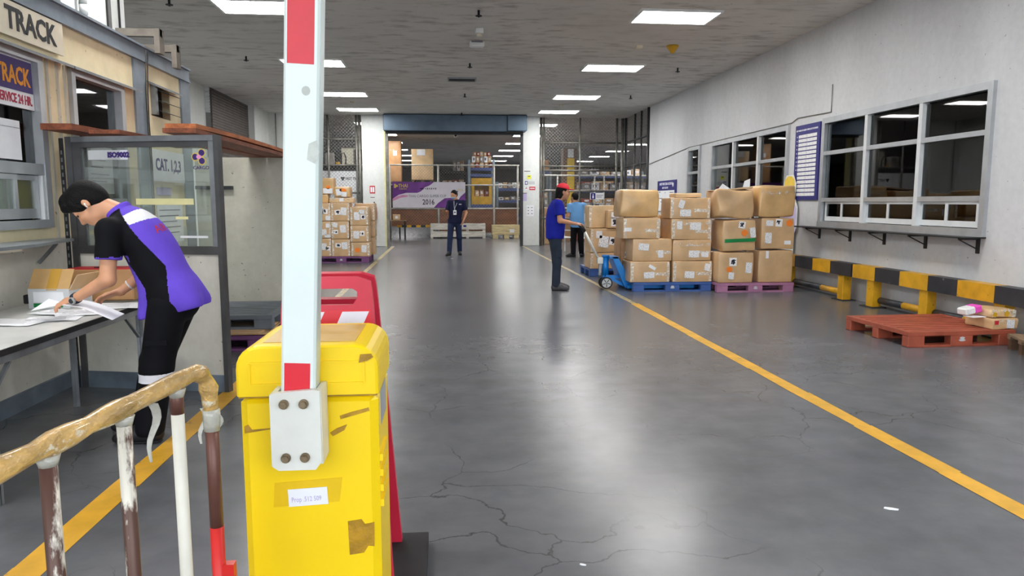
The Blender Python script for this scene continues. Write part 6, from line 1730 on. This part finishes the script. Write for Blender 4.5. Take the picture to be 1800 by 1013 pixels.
# ---------------------------------------------------------------- worker bending over the table
blk = [(-2.02, 1.13), (-2.06, 1.26), (-1.99, 1.36), (-1.93, 1.43), (-1.835, 1.335), (-1.73, 1.20), (-1.62, 1.06), (-1.585, .82), (-1.58, .70), (-1.735, .70), (-1.735, .925), (-1.79, 1.02), (-1.865, 1.10), (-1.865, 1.12)]
wht = [(-1.845, 1.345), (-1.80, 1.295), (-1.66, 1.36), (-1.66, 1.42), (-1.75, 1.42)]
def paint_worker(C):
    m = np.ones(len(C), int)                          # purple
    q = C[:, [0, 2]]
    m[inpoly(q, blk)] = 0
    m[inpoly(q, wht) & (m == 1)] = 2
    cuffs = (C[:, 2] < 1.118) & (C[:, 0] < -1.82) & (C[:, 2] > 1.08) & ((C[:, 1] < 4.27) | (C[:, 1] > 4.55)); m[cuffs] = 1
    sl = (C[:, 2] > 1.118) & (C[:, 0] < -1.88) & ((C[:, 1] < 4.27) | (C[:, 1] > 4.53)); m[sl & (m == 1) & (C[:, 2] < 1.36)] = 0
    return m
def paint_trs(C):
    m = np.zeros(len(C), int); m[(C[:, 2] > .375) & (C[:, 2] < .425)] = 1
    return m
YW = 4.40
J = dict(head=(-2.08, YW, 1.415), face=(-.55, -.04, -.83), hup=(-.83, 0, .55), neck=(-1.905, YW, 1.355), chest=(-1.79, YW, 1.215), pelvis=(-1.625, YW, .865),
         sl=(-1.905, YW - .17, 1.265), sr=(-1.905, YW + .17, 1.265), el=(-1.915, YW - .205, .99), er=(-1.87, YW + .20, .99), wl=(-2.135, YW - .12, .875), wr=(-2.015, YW + .17, .875),
         hl=(-1.64, YW - .09, .82), hr=(-1.64, YW + .09, .82), kl=(-1.72, YW - .10, .45), kr=(-1.80, YW + .10, .45), al=(-1.775, YW - .11, .08), ar=(-1.88, YW + .10, .08),
         tl=(-1.93, YW - .12, .035), tr=(-2.04, YW + .11, .035), hem=(-1.62, YW, .775), hemn=(.22, 0, -1))
hands = dict(l=((-.95, .12, -.28), (.1, .35, -.9), -1, .45), r=((-.9, -.2, -.25), (.1, -.35, -.9), 1, .4))
def hx_worker(P, A):
    return [q for sd in (-1, 1) for q in (ell(P(.0, sd * .018, .035), A, (.098, .074, .09), .02), cap(P(.04, sd * .068, .05), P(.03, sd * .074, -.004), .016, .011, .012), cap(P(.065, sd * .05, .075), P(.062, sd * .058, .045), .02, .014, .012))] + [ell(P(.045, 0, .105), A, (.055, .062, .036), .02), ell(P(.088, 0, .08), A, (.03, .05, .032), .015), ell(P(.108, 0.01, .05), A, (.02, .045, .03), .012)]
wk, HP, HA, TA = person('worker in black and purple polo shirt bending over the papers on table', (-1.8, YW, 0), J,
    dict(skin='skin', shirt=['cloth_black', 'cloth_purple', 'cloth_white'], trousers=['cloth_black', 'cloth_white']), .0052, rc=.0065, sleeve=.60, pose_hands=hands,
    opts=dict(paint=paint_worker, paint_t=paint_trs, loose=.008, baggy=.016, hair_extra=hx_worker, hsc=1.08, hair_cut=(.085, .04, 1.0, -.75), chest=(.118, .165, .20), waist=(.118, .15, .2), hips=(.128, .165, .15),
              shirt_extra=[cap((-1.73, YW - .06, .95), (-1.765, YW - .07, .76), .07, .055, .05), cap((-1.73, YW + .06, .95), (-1.765, YW + .07, .76), .07, .055, .05), cap((-1.60, YW - .07, .9), (-1.525, YW - .08, .83), .09, .075, .05), cap((-1.60, YW + .07, .9), (-1.525, YW + .08, .83), .09, .075, .05)]))
up1 = TA[0][2]; nk = np.array(J['neck'])
def npart(prims, res, nm, mt, parent, cuts=(), sub=()):
    V, F = sdf_mesh(prims, res, cuts, sub); return np_obj(nm, V, F, mt, parent)
fr_ = np.array(TA[0][0]); lt_ = np.array(TA[0][1])
npart([cap(nk + up1 * .005 + fr_ * (.062 * math.cos(a)) + lt_ * .062 * math.sin(a), nk + up1 * .03 + fr_ * (.064 * math.cos(a)) + lt_ * .064 * math.sin(a), .012, None, .012) for a in np.linspace(0, 2 * PI, 22)[:-1]], .004, 'collar', 'cloth_purple', wk)
b = MB(); wl = np.array(J['wl']); el_ = np.array(J['el']); dw = nrm(wl - el_)
npart([cap(wl - dw * .012, wl + dw * .012, .0325, None, .004)], .003, 'watch_strap', 'cloth_slate', wk, [(wl - dw * .013, -dw), (wl + dw * .013, dw)])
wp_ = wl + np.array([-.006, -.026, -.012])
b = MB(); b.cyl(wp_, wp_ + Vector((-.004, -.011, -.001)), .021, n=18); b.build('watch_case', 'aluminium', wk)
b = MB(); b.cyl(wp_ + Vector((-.004, -.0112, -.001)), wp_ + Vector((-.0043, -.0125, -.001)), .015, n=18); b.build('watch_dial', 'steel_dark', wk)
npart([ell(HP(-.004, .084, -.012), HA, (.006, .006, .007), .005), cap(HP(-.0, .087, -.015), HP(.003, .085, -.032), .0032, None, .004)], .0025, 'earbud', 'white_plastic', wk)
wr = np.array(J['wr']); er = np.array(J['er']); dw2 = nrm(wr - er); br = wr - dw2 * .065
npart([cap(br - dw2 * .004, br + dw2 * .004, .034, None, .004)], .003, 'bracelet', 'white_plastic', wk, [(br - dw2 * .005, -dw2), (br + dw2 * .005, dw2)])
# letters printed across the back, laid onto the cloth
from mathutils.bvhtree import BVHTree
sho = [c for c in wk.children if c.name.startswith('shirt')][0]
W0 = wm(wk)
bv = BVHTree.FromPolygons([tuple(W0 @ v.co) for v in sho.data.vertices], [tuple(p.vertices) for p in sho.data.polygons])
lo_ = text('AIR', .075, frame((-1.45, YW - .10, 1.42), (0, 1, 0), (-.62, 0, .78)), 'red_print', wk, ext=.0)
dirn = Vector((-.78, 0, -.62)); iv = W0.inverted()
for v in lo_.data.vertices:
    hit = bv.ray_cast(W0 @ v.co, dirn)
    if hit[0] is not None: v.co = iv @ (hit[0] - dirn * .003)
MB().bx(-1.74, -1.62, YW - .197, YW - .19, .60, .63).build('pocket_flap', 'cloth_black', wk)
# sheets in his hands
b = MB(); vs = []; fs = []; n = 10
for i in range(n + 1):
    u = i / n
    for c_ in range(2):
        vs.append((-2.19 + .26 * u, YW - .17 + .16 * c_ + .02 * u, .842 + .012 * math.sin(u * 4) - .085 * u + .012 * c_))
for i in range(n): fs.append((i * 2, i * 2 + 2, i * 2 + 3, i * 2 + 1))
b.add(vs, fs, None, True); b.build('paper_sheet', 'white_paper', None, (-2.06, YW - .09, .8), 'white sheets held down in the bending worker hands', 'paper', 'papers on the work table')
b = MB(); b.add([(-2.40, YW - .1, .80), (-2.27, YW - .15, .83), (-2.25, YW + .02, .82), (-2.38, YW + .06, .85)], [(0, 1, 2, 3)]); b.build('paper_sheet', 'white_paper', None, (-2.32, YW - .05, .8), 'small white slip between the worker fingers', 'paper', 'papers on the work table')

# ---------------------------------------------------------------- man with red cap at the pallet truck
J = dict(head=(1.885, 11.50, 1.60), face=(1, 0, -.12), hup=(0, 0, 1), neck=(1.80, 11.5, 1.45), chest=(1.765, 11.5, 1.27), pelvis=(1.755, 11.5, .90),
         sl=(1.775, 11.69, 1.40), sr=(1.775, 11.31, 1.40), el=(1.83, 11.74, 1.13), er=(1.80, 11.27, 1.14), wl=(2.06, 11.63, 1.09), wr=(2.07, 11.40, 1.085),
         hl=(1.755, 11.59, .86), hr=(1.755, 11.41, .86), kl=(1.80, 11.60, .47), kr=(1.775, 11.40, .47), al=(1.80, 11.61, .09), ar=(1.755, 11.39, .09), tl=(1.965, 11.62, .035), tr=(1.92, 11.38, .035), hem=(1.75, 11.5, .84))
def hx_cap(P, A): return [cap(P(-.06, 0, -.01), P(-.075, 0, -.1), .062, .05, .03), cap(P(-.03, .06, -.02), P(-.05, .05, -.09), .03, None, .02), cap(P(-.03, -.06, -.02), P(-.05, -.05, -.09), .03, None, .02)]
rcp, HP, HA, TA = person('man in royal blue shirt and red cap holding the pallet truck handle', (1.79, 11.5, 0), J, dict(skin='skin_b', shirt='cloth_royal', trousers='cloth_slate'), .0075, rc=.009, sleeve=.68,
    pose_hands=dict(l=((1, -.3, .02), (0, -.2, -1), 1, .5), r=((1, .3, .02), (0, .2, -1), -1, .5)), opts=dict(loose=.012, hair_extra=hx_cap, hair_cut=(.045, .0, 1.0, .0), shoe='shoe_grey', waist=(.13, .155, .19), chest=(.13, .17, .19)))
npart([ell(HP(-.012, 0, .055), HA, (.108, .09, .088), .02)], .006, 'cap_crown', 'cap_red', rcp, [(HP(0, 0, .05), -np.array(HA[2]) - .08 * np.array(HA[0]))])
npart([ell(HP(.09, 0, .052), HA, (.085, .075, .010), .02)], .005, 'cap_brim', 'cap_red', rcp, [(HP(.05, 0, 0), -np.array(HA[0]))])
npart([ell(HP(.04, 0, .15), HA, (.008, .008, .006), .02)], .003, 'cap_button', 'cap_red', rcp)
MB().bx(1.75, 1.84, 11.308, 11.335, .55, .68).build('cargo_pocket', 'cloth_slate', rcp)
# ---------------------------------------------------------------- man in sky blue shirt on the phone, seen from behind
J = dict(head=(3.335, 18.55, 1.565), face=(-.55, .8, -.05), hup=(0, 0, 1), neck=(3.36, 18.53, 1.42), chest=(3.40, 18.52, 1.24), pelvis=(3.42, 18.54, .88),
         sl=(3.21, 18.52, 1.36), sr=(3.57, 18.52, 1.36), el=(3.17, 18.50, 1.08), er=(3.64, 18.56, 1.08), wl=(3.22, 18.55, 1.36), wr=(3.60, 18.75, .90),
         hl=(3.335, 18.55, .84), hr=(3.51, 18.55, .84), kl=(3.33, 18.60, .45), kr=(3.52, 18.56, .45), al=(3.32, 18.55, .09), ar=(3.55, 18.62, .09), tl=(3.18, 18.58, .035), tr=(3.62, 18.77, .035), hem=(3.42, 18.54, .78))
sb, HP, HA, TA = person('man in sky blue shirt and black trousers talking on a phone', (3.42, 18.55, 0), J, dict(skin='skin_b', shirt='cloth_sky', trousers='cloth_black'), .009, rc=.01, sleeve=.68,
    pose_hands=dict(l=((.15, .1, 1), (.9, .3, -.1), 1, .6), r=((0, .2, -1), (-1, 0, 0), 1, .4)), opts=dict(loose=.02, hair_cut=(.05, .03, 1.0, -.6), waist=(.13, .16, .2)), face=False)
b = MB(); b.bev((3.265, 18.57, 1.53), (.012, .07, .14), .004); b.build('mobile_phone', 'black_rubber', None, (3.265, 18.57, 1.46), 'black phone held to the ear by man in sky blue shirt', 'phone')
# ---------------------------------------------------------------- walking man with face mask
J = dict(head=(.20, 19.44, 1.635), face=(-.62, -.75, -.28), hup=(-.1, -.12, 1), neck=(.25, 19.47, 1.49), chest=(.265, 19.48, 1.31), pelvis=(.215, 19.5, .93),
         sl=(.455, 19.46, 1.43), sr=(.08, 19.50, 1.43), el=(.525, 19.46, 1.16), er=(.0, 19.47, 1.15), wl=(.46, 19.34, .96), wr=(-.07, 19.27, 1.19),
         hl=(.31, 19.5, .88), hr=(.12, 19.5, .88), kl=(.335, 19.52, .48), kr=(.085, 19.42, .48), al=(.345, 19.62, .10), ar=(.06, 19.36, .09), tl=(.36, 19.48, .04), tr=(-.005, 19.22, .045), hem=(.23, 19.5, .87))
nv, HP, HA, TA = person('man in navy polo with face mask walking and looking at phone', (.2, 19.46, 0), J, dict(skin='skin_b', shirt='cloth_navy', trousers='cloth_denim'), .009, rc=.01, sleeve=.74,
    pose_hands=dict(l=((-.35, -.35, -.85), (-.9, .3, 0), 1, .5), r=((.0, -.9, .3), (.2, .2, .95), 1, .5)), opts=dict(loose=.012, hair_cut=(.05, .05, 1.0, -.7)))
npart([ell(HP(.05, 0, -.055), HA, (.06, .062, .048), .02)], .005, 'face_mask', 'mask_blue', nv, [(HP(.03, 0, 0), -np.array(HA[0])), (HP(.0, 0, -.008), np.array(HA[2]) + .3 * np.array(HA[0]))])
npart([ell(HP(-.11, 0, .06), HA, (.055, .07, .012), .02)], .005, 'cap_peak', 'cloth_navy', nv)
b = MB(); b.tube([(.20, 19.40, 1.47), (.2, 19.345, 1.4), (.205, 19.335, 1.30), (.215, 19.34, 1.22)], .006, 6); b.tube([(.30, 19.41, 1.47), (.27, 19.35, 1.4), (.225, 19.335, 1.30), (.215, 19.34, 1.22)], .006, 6)
b.build('lanyard', 'grey_paper', nv)
MB().bev((.22, 19.325, 1.165), (.085, .01, .125), .004).build('id_badge', 'white_plastic', nv)
MB().bx(.20, .24, 19.317, 19.321, 1.15, 1.19).build('badge_photo', 'blue_print', nv)
MB().bx(.33, .40, 19.335, 19.345, 1.375, 1.395).build('chest_logo', 'white_print', nv)
b = MB(); b.bev((-.07, 19.17, 1.245), (.08, .14, .012), .004, .6); b.build('mobile_phone', 'black_rubber', None, (-.07, 19.17, 1.239), 'dark phone in the hand of the masked man', 'phone')
# ---------------------------------------------------------------- seated person behind the cartons
J = dict(head=(4.56, 19.75, 1.22), face=(-.9, -.3, -.2), hup=(-.1, 0, 1), neck=(4.62, 19.78, 1.08), chest=(4.66, 19.78, .92), pelvis=(4.70, 19.8, .56),
         sl=(4.60, 19.62, 1.01), sr=(4.64, 19.97, 1.01), el=(4.48, 19.56, .76), er=(4.55, 20.03, .76), wl=(4.33, 19.66, .66), wr=(4.35, 19.95, .66),
         hl=(4.66, 19.71, .53), hr=(4.66, 19.89, .53), kl=(4.28, 19.68, .5), kr=(4.28, 19.92, .5), al=(4.25, 19.68, .09), ar=(4.25, 19.92, .09), tl=(4.1, 19.66, .035), tr=(4.1, 19.93, .035), hem=(4.70, 19.8, .5))
J = {a: (v if a in ('face', 'hup') else (v[0] + .19, v[1] + .6, v[2])) for a, v in J.items()}
def paint_seat(C): m = np.zeros(len(C), int); m[C[:, 2] < .82] = 1; return m
person('dark haired person in black and red seated behind the cartons', (4.79, 20.4, 0), J, dict(skin='skin_b', shirt=['cloth_black', 'cloth_red'], trousers='cloth_black'), .011, rc=.012, sleeve=.7,
    pose_hands=dict(l=((-1, 0, -.2), (0, .2, -1), 1, .4), r=((-1, 0, -.2), (0, -.2, -1), -1, .4)), opts=dict(hair_cut=(.05, .03, 1.0, -.6), paint=paint_seat, waist=(.12, .15, .19)), face=False)
st_ = thing('stool', 'low dark stool under the seated person', 'stool', (4.91, 20.4, 0))
MB().bev((4.93, 20.4, .385), (.36, .36, .04), .01).build('seat', 'black_rubber', st_)
for x in (-.14, .14):
    for y in (-.14, .14): MB().cyl((4.93 + x * 1.1, 20.4 + y * 1.1, 0), (4.93 + x, 20.4 + y, .37), .014, n=8).build('leg', 'steel_grey', st_)
